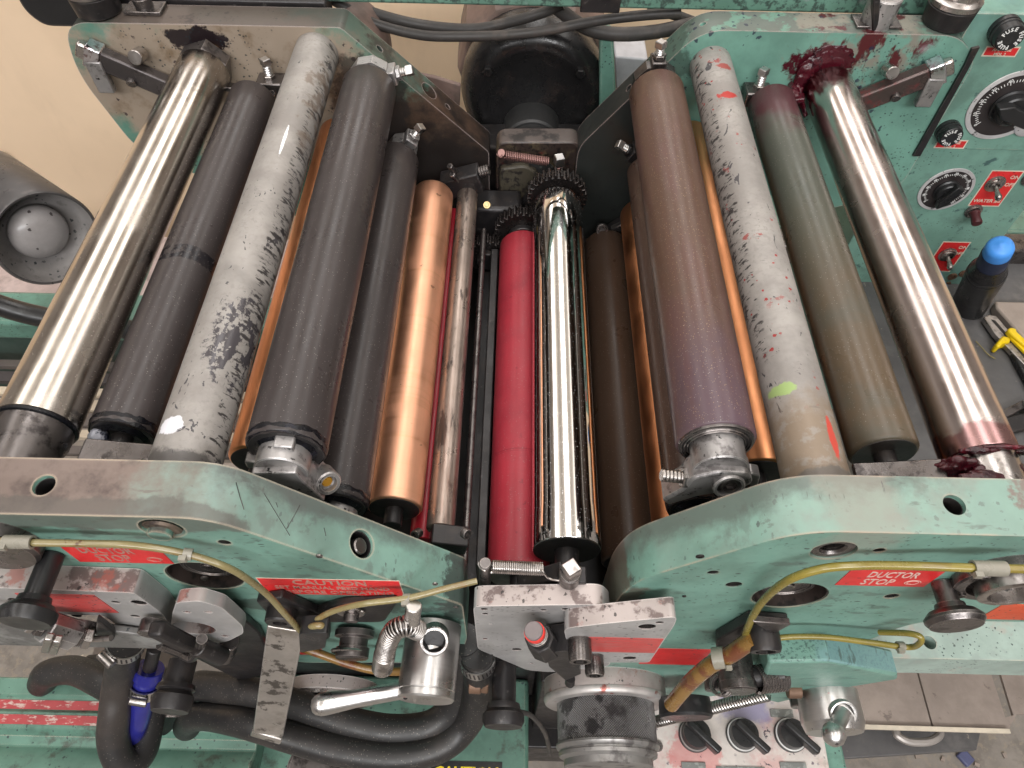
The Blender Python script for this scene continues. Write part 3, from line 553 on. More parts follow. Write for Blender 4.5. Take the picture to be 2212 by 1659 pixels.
# far right
f3 = thing('side_frame', 'far right green side frame plate smeared with dark red ink near its top edge', 'machine frame', (.25, .57, -.3), 'side frames of the press')
poly = rounded([(.0262+.03, -.108), (.1445, .0045), (.350, .0045), (.3745, -.016), (.3715, -.15), (.3, -.18), (.25, -.15), (.16, -.30), (.056, -.30)], [.012, .02, .016, .012, .02, .03, .03, .02, 0], 7)
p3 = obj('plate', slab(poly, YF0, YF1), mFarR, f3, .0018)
b0 = V(.1445, 0, .0045)
def srh(px, py, r):
    q = A(px, py, .573); s = V(.056-.1445, 0, -.1125).normalized(); t = (V(q.x, 0, q.z)-b0).dot(s); h = b0+s*t; h.y = .573
    nn = V(s.z, 0, -s.x); nn = nn if nn.z < 0 else -nn; return hole(h, nn, r, .02)
cut(p3, [srh(1562, 95, .0025), srh(1350, 183, .003), srh(1378, 173, .0022)])
obj('edge_strip', bar(A(2101, 118, .5565), A(1984, 330, .5565), .002, .0105, up=(0, 0, 1)) if False else slab(xz([(2100, 106), (2117, 102), (2092, 150), (1988, 338), (1972, 338), (2085, 140)], .555), .555, .5578), mBlack, f3)
# central brackets between the frames
cbk = thing('centre_bracket', 'flat silver aluminium bracket plate between the two near green frames', 'bracket', (.02, .13, -.17))
poly = xz([(1022, 1310), (1300, 1306), (1318, 1322), (1318, 1440), (1190, 1452), (1140, 1448), (1032, 1402)], .1275)
poly = rounded(poly, [.006, .01, .004, .01, .004, .006, .006])
q = obj('plate', slab(poly, .1275, .1395), mAlu, cbk, .0016)
lined(q, cbk, [(A(x, y, .1275), r, .005) for x, y, r in [(1046, 1310+6, .0022), (1048, 1326, .0019), (1048, 1380, .0018), (1174, 1318, .0019), (1221, 1316, .0022), (1116, 1403, .0034), (1148, 1433, .0017), (1060, 1348, .0008)]])
arm = thing('arm_bracket', 'thick silver clamp arm overlapping the lower right frame and carrying a red plate decal', 'bracket', (.09, .118, -.19))
poly = rounded(xz([(1218, 1358), (1300, 1348), (1463, 1332), (1457, 1350), (1402, 1431), (1252, 1431), (1222, 1378)], .1165), [.006, .004, .005, .004, .003, .006, .003])
q = obj('plate', slab(poly, .1165, .1275), mAlu, arm, .0016)
lined(q, arm, [(A(x, y, .1165), r, .004) for x, y, r in [(1398, 1354, .005), (1425, 1345, .0024), (1360, 1422, .0044)]])
dec_px('plate_decal', [(1268, 1376), (1432, 1379), (1416, 1409), (1262, 1407)], .1165, mStickWorn, arm)
for (x, y, h) in ((1252, 1388, .013), (1283, 1424, .012)):
    c = A(x, y-8, .1165); cap_screw(c, NY, .0068 if x < 1260 else .006, h, mDkSteel, arm)
# valve body with red cap hanging on the bracket
vb = thing('drip_valve', 'small black valve with a red ringed cap on the centre bracket', 'valve', A(1200, 1430, .12))
p0 = A(1152, 1362, .1155); p1 = A(1205, 1430, .1155)
d = (p1-p0).normalized()
obj('cap', cyl(p0-d*.001, p0+d*.005, .0052), M('matt_grey_cap', (.2, .17, .17), .6), vb)
obj('cap_ring', lathe(bmesh.new(), p0, p1, [(.0022, .0048), (.0022, .0059), (.0052, .0059), (.0058, .0048)], 30), M('bright_red_plastic', (.8, .05, .04), .35), vb)
obj('neck', lathe(bmesh.new(), p0, p1, [(.004, 0), (.004, .0052), (.009, .005), (.0095, .0062), (.012, .0062), (.0125, .0048), (.018, .0048), (.018, 0)], 30), mDkSteel, vb)
obj('body', cyl(p0+d*.014, p0+d*.034, .0085, .0095, n=8), mBlack, vb)
obj('foot', slab(rounded(xz([(1178, 1412), (1243, 1404), (1255, 1456), (1222, 1470), (1186, 1440)], .11), .002), .11, .126), mBlack, vb, .001)
cap_screw(A(1232, 1466, .114), V(0, -.4, -1), .0034, .006, mBlack, vb)
cb2 = thing('centre_bracket', 'grimy dark bracket plate between the two far frames, smeared red and brown', 'bracket', (.02, .57, -.15))
mGrime = M('grimy_red_black_plate', (.04, .028, .024), .4, .1, [dict(sc=45, lo=.5, hi=.6, col=(.085, .065, .04)), dict(sc=30, lo=.56, hi=.66, col=(.12, .012, .012)), dict(sc=200, lo=.52, hi=.6, col=(.012, .01, .01)),
    dict(kind='flat', nrm=(0, 0, 1), col=(.1, .08, .072)), dict(sc=60, lo=.5, hi=.62, nrm=(0, 0, 1), col=(.03, .025, .023))], bump=(120, .3), edge=edgew(.3, .5, .001, (.3, .2, .18)))
poly = rounded(xz([(1071, 307), (1244, 307), (1262, 330), (1262, 520), (1071, 520)], .566), [.012, .014, .01, 0, 0], 7)
obj('plate', slab(poly, .566, .588), mGrime, cb2, .0016)
obj('cover', slab(rounded(xz([(1078, 360), (1135, 352), (1165, 372), (1160, 400), (1120, 440), (1080, 430)], .562), .006), .558, .566), M('mottled_olive_grime', (.07, .06, .042), .5, 0, [dict(sc=150, lo=.5, hi=.6, col=(.02, .016, .014))], bump=(150, .3)), cb2, .002)
obj('rocker_arm', bar(A(1110, 470, .55), A(1195, 375, .55), .012, .009, up=(0, -1, 0)), mBlack, cb2, .001)
obj('bolt_block', box(A(1204, 388, .548), (.02, .014, .008)), mDkSteel, cb2, .0008)
# ---------------------------------------------------------------- rollers and cross tubes
def roller(name, label, X, Z, r, y0, y1, mat, cat='roller', ink=None, shaft=.006, ext=.012, edge=.0018, group='press rollers', endmat=None, sh0=None):
    t = thing(name, label, cat, (X, (y0+y1)/2, Z-r), group)
    N = 72; L = y1-y0
    obj('sleeve', lathe(bmesh.new(), (X, y0, Z), (X, y1, Z), [(.0012, r*.55), (0, r*.6), (0, r-edge), (edge*.4, r-edge*.35), (edge, r)]+[(edge+(L-2*edge)*i/12, r) for i in range(1, 12)]+[(L-edge, r), (L-edge*.4, r-edge*.35), (L, r-edge), (L, 0)], N), mat, t)
    obj('end_face', lathe(bmesh.new(), (X, y0-.0004, Z), (X, 9, Z), [(0, 0), (0, r-edge*1.1), (.003, r-edge*1.1)], N), endmat or mBlack, t)
    ya = y0-ext if sh0 is None else sh0
    obj('shaft', cyl((X, ya, Z), (X, y0+.001, Z), shaft), mSteel if shaft > .009 else mBlack, t); obj('shaft', cyl((X, y1-.001, Z), (X, min(y1+ext, YF0), Z), shaft), mSteel, t)
    if ink:   # thick wet ink that crept round the near end
        bm = lathe(bmesh.new(), (X, y0-.001, Z), (X, 9, Z), [(-.0015+.0008*k, r*(.62+.06*k)) for k in range(5)]+[(.0008+.0013*k, r*(.955+.018*min(k, 3))) for k in range(5)]+[(.0072, r*.985)], 150)
        for v in bm.verts:
            q = V(v.co.x-X, 0, v.co.z-Z); f = 1+.022*MN.fractal(V(v.co.x*160, v.co.y*500, v.co.z*160), 1, 2, 3)+.004; v.co.x = X+q.x*f; v.co.z = Z+q.z*f; v.co.y += .0006*MN.fractal(v.co*120, 1, 2, 3)
        obj('ink_ring', bm, ink, t, ang=70)
    return t
r1 = roller('fountain_roller', 'leftmost shiny worn chrome roller reflecting tan light bands', -.257, -.0285, .0205, .198, .537, mChromeL, shaft=.0125, edge=.0008, sh0=.19)
roller('form_roller', 'dark grey rubber roller with a rough inked seam round it, beside the leftmost chrome roller', -.2190, -.0455, .0186, .2024, .5267, mRubDark2, ink=mInk)
def cross_tube(label, X, Z, r, mat):
    return single('cross_tube', label, 'tube', lathe(bmesh.new(), (X, YN1-.004, Z), (X, YF0+.002, Z), [(0, 0), (0, r)]+[((YF0-YN1+.006)*k/12, r) for k in range(1, 12)]+[(YF0-YN1+.003, r), (YF0-YN1+.006, r)], 72), mat, group='paint splattered cross tubes')
cross_tube('left grey cross tube with black ink scabs down its side and a white paint dab', -.167, -.022, .0176, mTubeL)
cross_tube('right pale cross tube flecked with red and black ink, its near end brown', .1585, -.025, .0168, mTubeR)
roller('oscillating_roller', 'orange copper roller showing as a strip right of the left grey cross tube', -.1587, -.0972, .0201, .2162, .552, mCopper2)
roller('form_roller', 'large dark grey rubber roller right of the left orange strip, silver hub at its end', -.1210, -.0327, .0216, .1885, .5264, mRubDark, ink=mInk, shaft=.0132, sh0=.184)
roller('form_roller', 'lower dark grey rubber roller tucked against the left bright copper roller', -.1069, -.0974, .0205, .187, .5198, mRubDark, ink=mInk)
roller('oscillating_roller', 'bright polished copper roller left of the dirty steel shaft', -.0761, -.1306, .0185, .2013, .514, mCopper)
sh = single('cross_shaft', 'thin dirty steel shaft between the bright copper roller and the red roller', 'shaft', cyl((-.0451, .19, -.1363), (-.0451, .523, -.1363), .0094, n=48), mShaft)
sh = single('cross_shaft', 'very thin dark rod close to the right of the dirty steel shaft', 'shaft', cyl((-.0296, .174, -.1575), (-.0296, .499, -.1575), .0026, n=16), mDkSteel)
roller('blanket_roller', 'red rubber roller beside the mirror bright chrome roller', .0073, -.1708, .0215, .1711, .492, mRed)
roller('mirror_roller', 'mirror bright chrome roller in the middle of the press', .0378, -.1354, .0224, .177, .5086, mMirror, edge=.0006, shaft=.008, endmat=M('inky_black_end', (.004, .004, .004), .6))
roller('form_roller', 'lowest olive brown rubber roller just right of the mirror chrome roller', .0909, -.2019, .0219, .1955, .528, mRubOlive)
roller('oscillating_roller', 'copper roller peeping out in the narrow gap low on the right of the middle', .1213, -.1604, .0209, .1955, .529, mCopper2)
roller('form_roller', 'smooth brown rubber roller half hidden under the big brown roller', .1156, -.1030, .0175, .1930, .5198, mRubBrown2, ink=mInk)
r5 = roller('form_roller', 'big brown rubber roller with a purple tinted near end and a grey clamp hub', .1137, -.0369, .0222, .2016, .5354, mRubBrown, shaft=.0132, sh0=.188)
obj('bearing_seal', lathe(bmesh.new(), (.1137, .2033, -.0369), (.1137, 0, -.0369), [(0, .0211), (.0028, .0204), (.0034, .019), (.002, .0185), (.0036, .0174), (.0022, .0168), (.0039, .0157), (.0017, .014), (.0017, 0)], 60), mDkSteel, r5)
roller('oscillating_roller', 'orange copper roller showing as a strip left of the right pale cross tube', .1547, -.0949, .0201, .2139, .556, mCopper2)
roller('form_roller', 'grey green rubber roller between the right pale tube and the rightmost chrome roller', .2101, -.0443, .0187, .2013, .5359, mRubGreen)
r9 = roller('fountain_roller', 'rightmost shiny pinkish chrome roller with dark red ink at both ends', .2593, -.0386, .0195, .1949, .551, mChromeR, shaft=.0123, edge=.0008, sh0=.186)
obj('ink_ring', lathe(bmesh.new(), (-.257, .1982, -.0285), (-.257, 0, -.0285), [(-.001, .0205), (0, .0209), (.0012, .0205), (.002, .019), (.0014, .014)], 80), mInk, r1)
# ---- bearings of the outer chrome rollers
XL, ZL, XR, ZR = -.257, -.0285, .2593, -.0386
hx = thing('bearing_collar', 'blackened hexagonal collar at the far end of the leftmost chrome roller', 'bearing', (XL, .548, ZL))
obj('hex_collar', cyl((XL, .537, ZL), (XL, .553, ZL), .0206, n=6, b=.0014, spin=.3), mDkSteel, hx)
obj('brass_bush', cyl((XL, .553, ZL), (XL, .5585, ZL), .0135), M('warm_bronze', (.6, .36, .17), .3, 1), hx)
hx = thing('bearing_collar', 'oily dark bearing block at the near end of the leftmost chrome roller', 'bearing', (-.27, .19, -.03))
obj('block', lathe(bmesh.new(), (XL, .1965, ZL), (XL, 0, ZL), [(0, .0193), (.008, .019), (.012, .0178), (.03, .0178), (.03, 0)], 50), mDkSteel, hx)
obj('cheek', box((-.292, .185, ZL), (.05, .03, .026)), mDkSteel, hx, .001)
blob([((-.2285, .1985, -.0395), (.0052, .0055, .0055)), ((-.2295, .1925, -.047), (.0075, .0036, .0062))], M('whitish_ink_skin', (.36, .37, .42), .35, 0, [dict(sc=160, lo=.48, hi=.56, col=(.015, .02, .04))], bump=(300, .6)), hx, 'dried_ink', 3, rough=.2)
hx = thing('bearing_collar', 'near bearing of the rightmost chrome roller buried in glistening dark red ink', 'bearing', (XR, .188, ZR))
obj('block', lathe(bmesh.new(), (XR, .1935, ZR), (XR, 0, ZR), [(0, .0175), (.012, .0172), (.03, .0165), (.03, 0)], 50), mSteel, hx)
blob([((.2405, .187, -.032), (.0115, .0045, .009)), ((.250, .1925, -.0235), (.0115, .0022, .0035)), ((.2625, .1932, -.0200), (.0125, .0012, .0018)), ((.2405, .178, -.036), (.016, .006, .006)), ((.232, .185, -.042), (.0085, .004, .007)), ((.2505, .181, -.030), (.0075, .006, .006)), ((.273, .1930, -.0245), (.005, .0012, .002)), ((.225, .178, -.040), (.012, .009, .0035)), ((.262, .183, -.0255), (.010, .006, .0022)), ((.247, .176, -.0235), (.013, .005, .0022))], mRedInk, hx, 'ink_mass', 5, rough=.3, fr=260)
hx = thing('bearing_collar', 'far bearing of the rightmost chrome roller smothered in dark red ink', 'bearing', (.26, .556, ZR))
obj('bush', cyl((XR, .551, ZR), (XR, .5585, ZR), .0165), M('red_filmed_steel', (.34, .16, .17), .35, .7), hx)
blob([((.2505, .556, -.024), (.0165, .0022, .012)), ((.2385, .5555, -.034), (.0085, .0035, .014)), ((.2335, .552, -.047), (.0065, .006, .011)), ((.256, .557, -.018), (.019, .0015, .013)), ((.2305, .548, -.041), (.0045, .011, .0045)), ((.2375, .538, -.047), (.0022, .016, .0035))], mRedInk, hx, 'ink_mass', 8, rough=.3, fr=190)
# ---- far bearing brackets with spring bolts (left and right outer)
def stud_block(label, bx, dirx, mat=mDkSteel, red=False):
    t = thing('roller_bracket', label, 'bracket', bx, 'roller brackets on the far frames')
    bx = Vector(bx)
    obj('block', box(bx, (.022, .018, .013), None), mat, t, .0012)
    obj('flag', bar(bx+V(dirx*.008, -.006, -.004), bx+V(dirx*.036, -.012, .006), .004, .013, up=(0, -1, .3)), mat if not red else mRedInk, t, .0008)
    hexbolt(bx+V(0, 0, .006), (0, 0, 1), .005, .0038, mSteel, t, 'lock_nut')
    threads(bx+V(0, 0, .0095), bx+V(0, 0, .018), .0038, mBrightSt, t, .0018)
    hexbolt(bx+V(0, 0, .0178), (0, 0, 1), .0046, .006, mBrightSt, t, 'square_head', sq=4)
    cap_screw(bx+V(-dirx*.002, -.009, -.002), (0, -1, .6), .0028, .002, mSteel, t)
    return t
q = A(582, 165, .548); stud_block('black far bracket with an upright square headed stud beside the left grey cross tube', (q.x, .548, q.z-.008), -1)
q = A(1640, 186, .548); stud_block('steel far bracket with an upright spring bolt and a flag red with ink', (q.x, .548, q.z-.008), 1, red=True)
# clamps at the far ends of the two big rollers
def far_clamp(label, X, Y, Z, r, mat, ba, mirror=1):
    t = thing('clamp_hub', label, 'clamp', (X, Y, Z-r), 'clamp hubs of the big rollers')
    obj('hub', cyl((X, Y, Z), (X, Y+.02, Z), r*.7), mat, t)
    obj('yoke', lathe(bmesh.new(), (X, Y+.006, Z), (X, Y+9, Z), [(0, r*.7), (0, r), (.010, r*1.02), (.014, r*.9), (.014, r*.6)], 9), mat, t, ang=25)
    d = V(math.cos(ba), 0, math.sin(ba)); o = V(X, Y+.011, Z)+d*r*.9
    obj('lug', bar(o-d*.003, o+d*.006, .016, .012, up=(-d.z, 0, d.x)), mat, t, .001)
    hexbolt(o+d*.006, d, .0058, .0036, mat, t, 'lock_nut'); threads(o+d*.009, o+d*.0145, .0038, mBrightSt, t)
    hexbolt(o+d*.014, d, .0048, .006, mBrightSt, t, 'square_head', sq=4)
    return t
far_clamp('bright silver clamp ring at the far end of the large dark grey roller', -.121, .5285, -.0327, .0178, mCasting, .25)
far_clamp('dark grey clamp with an upright square bolt, far end of the big brown roller', .1137, .5375, -.0369, .0188, mDkSteel, 1.6, -1)
far_clamp('small black clamp at the far end of the lower dark grey roller', -.1029, .5245, -.0984, .0133, mCasting, .9)
far_clamp('small black clamp at the far end of the half hidden brown roller', .1156, .5245, -.103, .0133, mBlack, 2.6, -1)
# near hubs
h1 = thing('clamp_hub', 'bright silver clamp block with an orange brass plug on the large dark grey roller', 'clamp', (-.121, .187, -.06), 'clamp hubs of the big rollers')
X, Z = -.121, -.0327; K = 1.12
obj('hub', cyl((X, .195, Z), (X, .176, Z), .0142), mCasting, h1)
obj('block', slab(rounded([(X-.014, Z+.0045), (X+.010, Z+.0067), (X+.0118, Z-.0045), (X+.0185, Z-.0263), (X+.002, Z-.026), (X-.014, Z-.02)], .0015), .172, .1925), mCasting, h1, .0016)
obj('boss', box((X+.0034, .186, Z+.0135), (.0105, .009, .006), Matrix.Rotation(.1, 3, 'Y')), mCasting, h1, .001)
e0 = V(X+.0185, .182, Z-.0205); ed = V(.0075, -.0085, .005).normalized()
obj('ear_ring', lathe(bmesh.new(), e0, e0+ed, [(-.006, 0), (-.006, .0072), (.0039, .0072), (.0047, .0065), (.0047, .0047), (.001, .0045), (.001, 0)], 36), mCasting, h1)
obj('brass_plug', cyl(e0+ed*.0005, e0+ed*.0022, .0031), mBrass, h1)
obj('side_tab', box((X-.0185, .187, Z-.008), (.009, .007, .007)), mCasting, h1, .001)
h2 = thing('clamp_hub', 'grey cast clamp with a hexagon socket screw, near end of the big brown roller', 'clamp', (.1137, .187, -.06), 'clamp hubs of the big rollers')
X, Z = .1137, -.0369
obj('hub', cyl((X, .203, Z), (X, .1850, Z), .0148), mCasting, h2)
q = obj('block', slab(rounded([(X-.0157, Z-.001), (X-.0034, Z+.0062), (X+.0134, Z+.0045), (X+.0185, Z-.0045), (X+.0134, Z-.014), (X-.0067, Z-.0218), (X-.0218, Z-.0347), (X-.0269, Z-.0291), (X-.018, Z-.0146)], .003), .180, .1954), mCasting, h2, .0016)
sc = V(X+.0045, .1800, Z-.005)
obj('socket_rim', lathe(bmesh.new(), sc, sc+V(.05, -1, .25), [(-.004, 0), (-.004, .0087), (.0028, .0087), (.0036, .008), (.0036, .0067), (0, .0067)], 40), mCasting, h2)
cap_screw(sc+V(.0014, .001, 0), (.05, -1, .25), .0058, .0033, mDkSteel, h2)
threads((X-.0174, .186, Z-.0112), (X-.0302, .186, Z-.009), .0038, mSteel, h2, .0019)
hexbolt((X-.0151, .186, Z-.0115), (-1, 0, .15), .0063, .0039, mSteel, h2, 'lock_nut')
obj('side_tab', slab(rounded([(X+.0174, Z-.0034), (X+.0235, Z-.0056), (X+.0258, Z-.019), (X+.0146, Z-.0157)], .002), .185, .192), mCasting, h2, .0008)
h3 = thing('clamp_hub', 'small silver hub at the near end of the lower dark grey roller', 'clamp', (-.1029, .195, -.11), 'clamp hubs of the big rollers')
obj('hub', cyl((-.1049, .188, -.0995), (-.1049, .168, -.0995), .0120), mCasting, h3)
# near finger brackets of the outer rubber rollers
for (label, x0_, x1_, zz, sx) in (('flat steel finger bracket with a hollow pin under the dark roller at the left', -.229, -.184, -.028, 1), ('flat steel finger bracket with a hollow pin under the grey green roller at the right', .233, .189, -.030, -1)):
    t = thing('finger_bracket', label, 'bracket', (x0_, .182, zz-.01), 'finger brackets on the near frames')
    obj('finger', slab(rounded([(x0_, zz-.001), (x1_+sx*.002, zz-.008), (x1_, zz-.014), (x0_, zz-.014)], .0015), .172, .192), mDkSteel, t, .0012)
    pc = V(x1_-sx*.0085, .180, zz-.007)
    obj('hollow_pin', lathe(bmesh.new(), pc, pc+V(sx*-.2, -.6, 1), [(-.003, 0), (-.003, .0034), (.0045, .0034), (.005, .003), (.005, .0022), (.001, .0022), (.001, 0)], 24), mDkSteel, t)
# bearing block of the dirty shaft, near and far
t = thing('shaft_block', 'black square block with a grub screw holding the near end of the dirty steel shaft', 'block', (-.039, .17, -.1))
cpt = A(968, 1160, .165)
obj('block', bar(A(930, 1160, .182), A(1010, 1168, .182), .014, .015, up=(0, 0, 1)), mBlack, t, .0012)
cap_screw(A(905, 1150, .184), (-.3, -.55, .6), .0032, .006, mDkSteel, t)
cap_screw(A(1002, 1150, .176), (.6, -.5, .4), .0034, .004, mDkSteel, t)
t = thing('shaft_block', 'black square block with two small studs holding the far end of the dirty steel shaft', 'block', (-.04, .46, -.09))
obj('block', bar(A(958, 402, .53), A(1040, 382, .53), .018, .021, up=(0, 0, 1)), mBlack, t, .0015)
for (x, y) in ((975, 370), (980, 360+28)): obj('stud', cyl(A(x+10, y+4, .524), A(x-4, y-12, .518), .0026), mDkSteel, t)
threads(A(1035, 372, .53), A(1056, 366, .53), .0052, mDkSteel, t, .002)
# springs of the centre brackets
def spring_set(label, post0, post1, s0, s1, R, r, turns, matS, cat='spring', hook=None, post=mDkSteel):
    t = thing('tension_spring', label, cat, post0, 'tension springs of the centre brackets')
    obj('coil', coil(s0, s1, R, r, turns), matS, t, ang=80)
    obj('post', cyl(post0, post1, R*1.05), post, t)
    s0, s1 = Vector(s0), Vector(s1); d = (s1-s0).normalized()
    obj('hook', tubez([s0+V(0, 0, R), s0-d*.002+V(0, 0, R*.7), Vector(post1)+V(0, -R*1.1, -.002), Vector(post1)+V(-R*1.1, 0, -.002), Vector(post1)+V(0, R*1.1, -.002)], r, 6, 6), matS, t)
    if hook: obj('hook', tubez(hook, r, 6, 8), matS, t)
    return t
Yb = .146
c1_ = A(1172, 1228, Yb)
hk = [A(1160, 1230, Yb), A(1172, 1234, Yb-.003), A(1184, 1248, Yb-.005), A(1208, 1254, Yb-.006), A(1243, 1252, Yb-.006), A(1251, 1235, Yb-.004)]
spring_set('steel tension spring stretched from a post to a square pin above the near centre bracket', A(1048, 1268, Yb), A(1048, 1216, Yb), A(1062, 1224, Yb), A(1172, 1229, Yb), .0034, .0006, 27, mSteel, hook=hk)
t = thing('square_pin', 'dark pin with a pale square top standing before the end of the mirror chrome roller', 'pin', A(1232, 1260, .144))
pt = A(1232, 1236, .142)
obj('collar', cyl(pt-V(0, 0, .012), pt, .0062), mDkSteel, t); obj('square_top', cyl(pt-V(0, 0, .002), pt+V(0, 0, .008), .0058, n=4, b=.0007, spin=.2), mSteel, t, ang=20)
obj('lever', bar(A(1130, 1262, .148), A(1225, 1236, .148), .01, .012), mBlack, t, .001)
obj('block', box(pt+V(.002, .002, -.018), (.016, .01, .02)), mBlack, t, .001)
mPink = M('ink_tinted_spring_steel', (.3, .17, .155), .38, .7)
spring_set('pinkish tension spring across the far grimy centre bracket', A(1085, 340, .562), A(1083, 330, .548), A(1090, 335, .55), A(1184, 349, .55), .0036, .0008, 24, mPink, post=mPink)
t = thing('square_pin', 'ink filmed square headed stud with a nut on the far grimy centre bracket', 'pin', A(1203, 388, .55))
b_ = A(1205, 385, .546)
obj('lock_nut', cyl(b_, b_+V(0, 0, .007), .0058, n=6, b=.0006), mPink, t, ang=20); threads(b_+V(0, 0, .007), b_+V(0, 0, .016), .0036, mPink, t, .0018)
obj('square_top', cyl(b_+V(0, 0, .015), b_+V(0, 0, .025), .0058, n=4, b=.0008, spin=.5), mBrightSt, t, ang=20)
single('dark_backing', 'added dark mount between the motor and the far grimy bracket', 'filler', slab(xz([(1030, 318), (1290, 318), (1300, 620), (1020, 620)], .60), .60, .64), mBlack, .003)  # dark plate added to close a bright gap behind the bracket
# gears behind the middle rollers
def gear(label, X, Y, Z, r, n, w=.012):
    t = thing('gear', label, 'gear', (X, Y, Z-r), 'gears behind the middle rollers'); poly = []
    for i in range(n):
        a = 2*math.pi*i/n; s = 2*math.pi/n
        for f, q in ((-.28, r*.88), (-.16, r), (.16, r), (.28, r*.88)): poly.append((X+q*math.cos(a+f*s), Z+q*math.sin(a+f*s)))
    obj('toothed_rim', slab(poly, Y, Y+w), M('oily_black_gear_steel', (.05, .042, .04), .25, .8, [dict(sc=90, lo=.5, hi=.6, col=(.012, .01, .01), metal=.1)]), t, .0005)
    obj('boss', cyl((X, Y-.006, Z), (X, Y, Z), r*.5), mBlack, t)
gear('black gear with worn bright teeth above the far end of the mirror chrome roller', .0378, .517, -.1354, .0278, 30)
gear('black gear showing a few glinting teeth behind the red roller', .0073, .507, -.1708, .0278, 30)
gear('small black gear far behind the thin dark rod', -.026, .495, -.19, .021, 24)
# inner guards and clutter between rollers
single('inner_guard', 'black greasy guard rail between the dirty steel shaft and the red roller', 'guard', merge(box((-.019, .335, -.19), (.007, .31, .035)), box((-.025, .335, -.205), (.019, .31, .004))), mBlack, .001)
single('dark_filler_tray', 'black tray added under the rollers to keep the depths dark', 'tray', merge(box((0, .36, -.26), (.35, .39, .004)), box((-.175, .36, -.22), (.004, .39, .08)), box((.175, .36, -.22), (.004, .39, .08))), M('oily_black_sheet', (.012, .011, .011), .5))  # added black sheets stand in for the deep shade below the rollers
single('cross_shaft', 'second red tinted rod glimpsed between the bright copper roller and the dirty steel shaft', 'shaft', cyl((-.0592, .19, -.1588), (-.0592, .52, -.1588), .0088, n=32), M('red_inked_rod', (.45, .02, .035), .35))
for i, (x, y, Y, r, label) in enumerate([(1052, 442, .52, .0035, 'tiny brass topped screw in the black clutter left of the mirror roller gear'), (1010, 520, .51, .004, 'tiny dark screw in the black clutter above the red roller')]):
    t = thing('small_screw', label, 'screw', A(x, y, Y)); cap_screw(A(x, y, Y), (0, -.8, .6), r, .004, mDkSteel if i else M('dull_brass', (.35, .25, .12), .35, .8), t)
single('mechanism_housing', 'black lumpy iron housing low behind the red roller', 'housing', merge(box((-.02, .54, -.2), (.05, .03, .09)), box((.03, .545, -.24), (.07, .03, .09)), box((.09, .545, -.25), (.09, .03, .06))), mBlack, .004)
t = thing('link_arm', 'dark steel link arm low behind the olive brown roller', 'link', A(1320, 495, .5))
obj('arm', bar(A(1285, 520, .54), A(1365, 470, .54), .014, .008), mBlack, t, .001); cap_screw(A(1300, 494, .53), (0, -.9, .4), .006, .005, mDkSteel, t)
obj('foot', bar(A(1325, 500, .535), A(1365, 482, .535), .006, .012), mDkSteel, t, .001)
# keyhole bar assemblies on the far frames
def lock_bar(label, p0, p1, e, pins, Y, mat, tip, red=False):
    t = thing('lock_bar', label, 'lock bar', A(*p1, Y), 'lock bars on the far frames')
    a, b = A(*p0, Y), A(*p1, Y); d = (b-a).normalized()
    obj('square_bar', bar(a, b, .011, .017, up=(0, 0, 1)), mat, t, .0015)
    obj('end_stub', bar(b+d*.008, b+d*.0175, .008, .014, up=(0, 0, 1)), mSteel, t, .002)
    obj('end_block', bar(b-d*.0015, b+d*.0105, .014, .019, up=(0, 0, 1)), tip, t, .001)
    ez = A(*e, Y-.006); obj('drop_leg', box(((b.x+d.x*.005), Y-.004, (b.z+ez.z)/2-.002), (.0135, .007, abs(b.z-ez.z)+.004)), mCasting, t, .0012)
    for k, (x, y, r) in enumerate(pins):
        c = A(x, y, Y); obj('pin', cyl(c+V(0, .004, .004), c+V(0, -.008, .0075) if k == 0 else c+V(0, -.0075, 0), r), mSteel if k == 0 else mDkSteel, t)
    return t
mTip = M('polished_end_block', (.75, .75, .8), .12, 1, [dict(sc=200, lo=.52, hi=.62, col=(.3, .22, .23))])
mRedBar = M('ink_filmed_dark_bar', (.1, .075, .07), .3, .6, [dict(sc=60, lo=.48, hi=.62, col=(.16, .03, .03), metal=.2)], bump=(150, .1), edge=edgew(0, .2, .0008, (.6, .42, .4)))
mDkBar = M('dark_bar', (.09, .08, .08), .3, .6, [dict(sc=60, lo=.5, hi=.65, col=(.03, .025, .025))], bump=(150, .1), edge=edgew(0, .2, .0008, (.6, .5, .5)))
lock_bar('dark square lock bar with a bright end block on the far left stained plate', (380, 196), (216, 124), (193, 190), [(306, 132, .0058), (290, 172, .0042)], .548, mDkBar, mTip)
lock_bar('ink reddened square lock bar with a bright end block on the far right green plate', (1840, 226), (2008, 160), (2028, 222), [(1914, 165, .0052), (1930, 203, .0042)], .548, mRedBar, mTip)
# ---------------------------------------------------------------- things behind the press
t = thing('drive_motor', 'big black bell shaped motor with a dusty brown barrel behind the middle of the press', 'motor', A(1150, 195, .68))
c = A(1151, 197, .66)
obj('bell', lathe(bmesh.new(), c, c+NY, [(-.03, .0), (-.03, .072), (-.005, .0735), (.006, .071), (.014, .064), (.018, .055), (.014, .046), (.008, .035), (.012, .0), ], 90), mMotor, t, ang=60)
obj('barrel', lathe(bmesh.new(), c+V(0, .03, .0), c+V(0, .2, .012), [(0, .0), (0, .0755), (.01, .079), (.03, .08), (.1, .08), (.13, .076), (.14, .06), (.14, 0)], 12), mMotorBk, t, .003, ang=25)
for a in (.62, 2.52, 3.9, 5.5): obj('bolt', cyl(c+V(.055*math.cos(a), -.014, .055*math.sin(a)), c+V(.055*math.cos(a), -.022, .055*math.sin(a)), .0052, n=6, b=.001), mMotor, t)
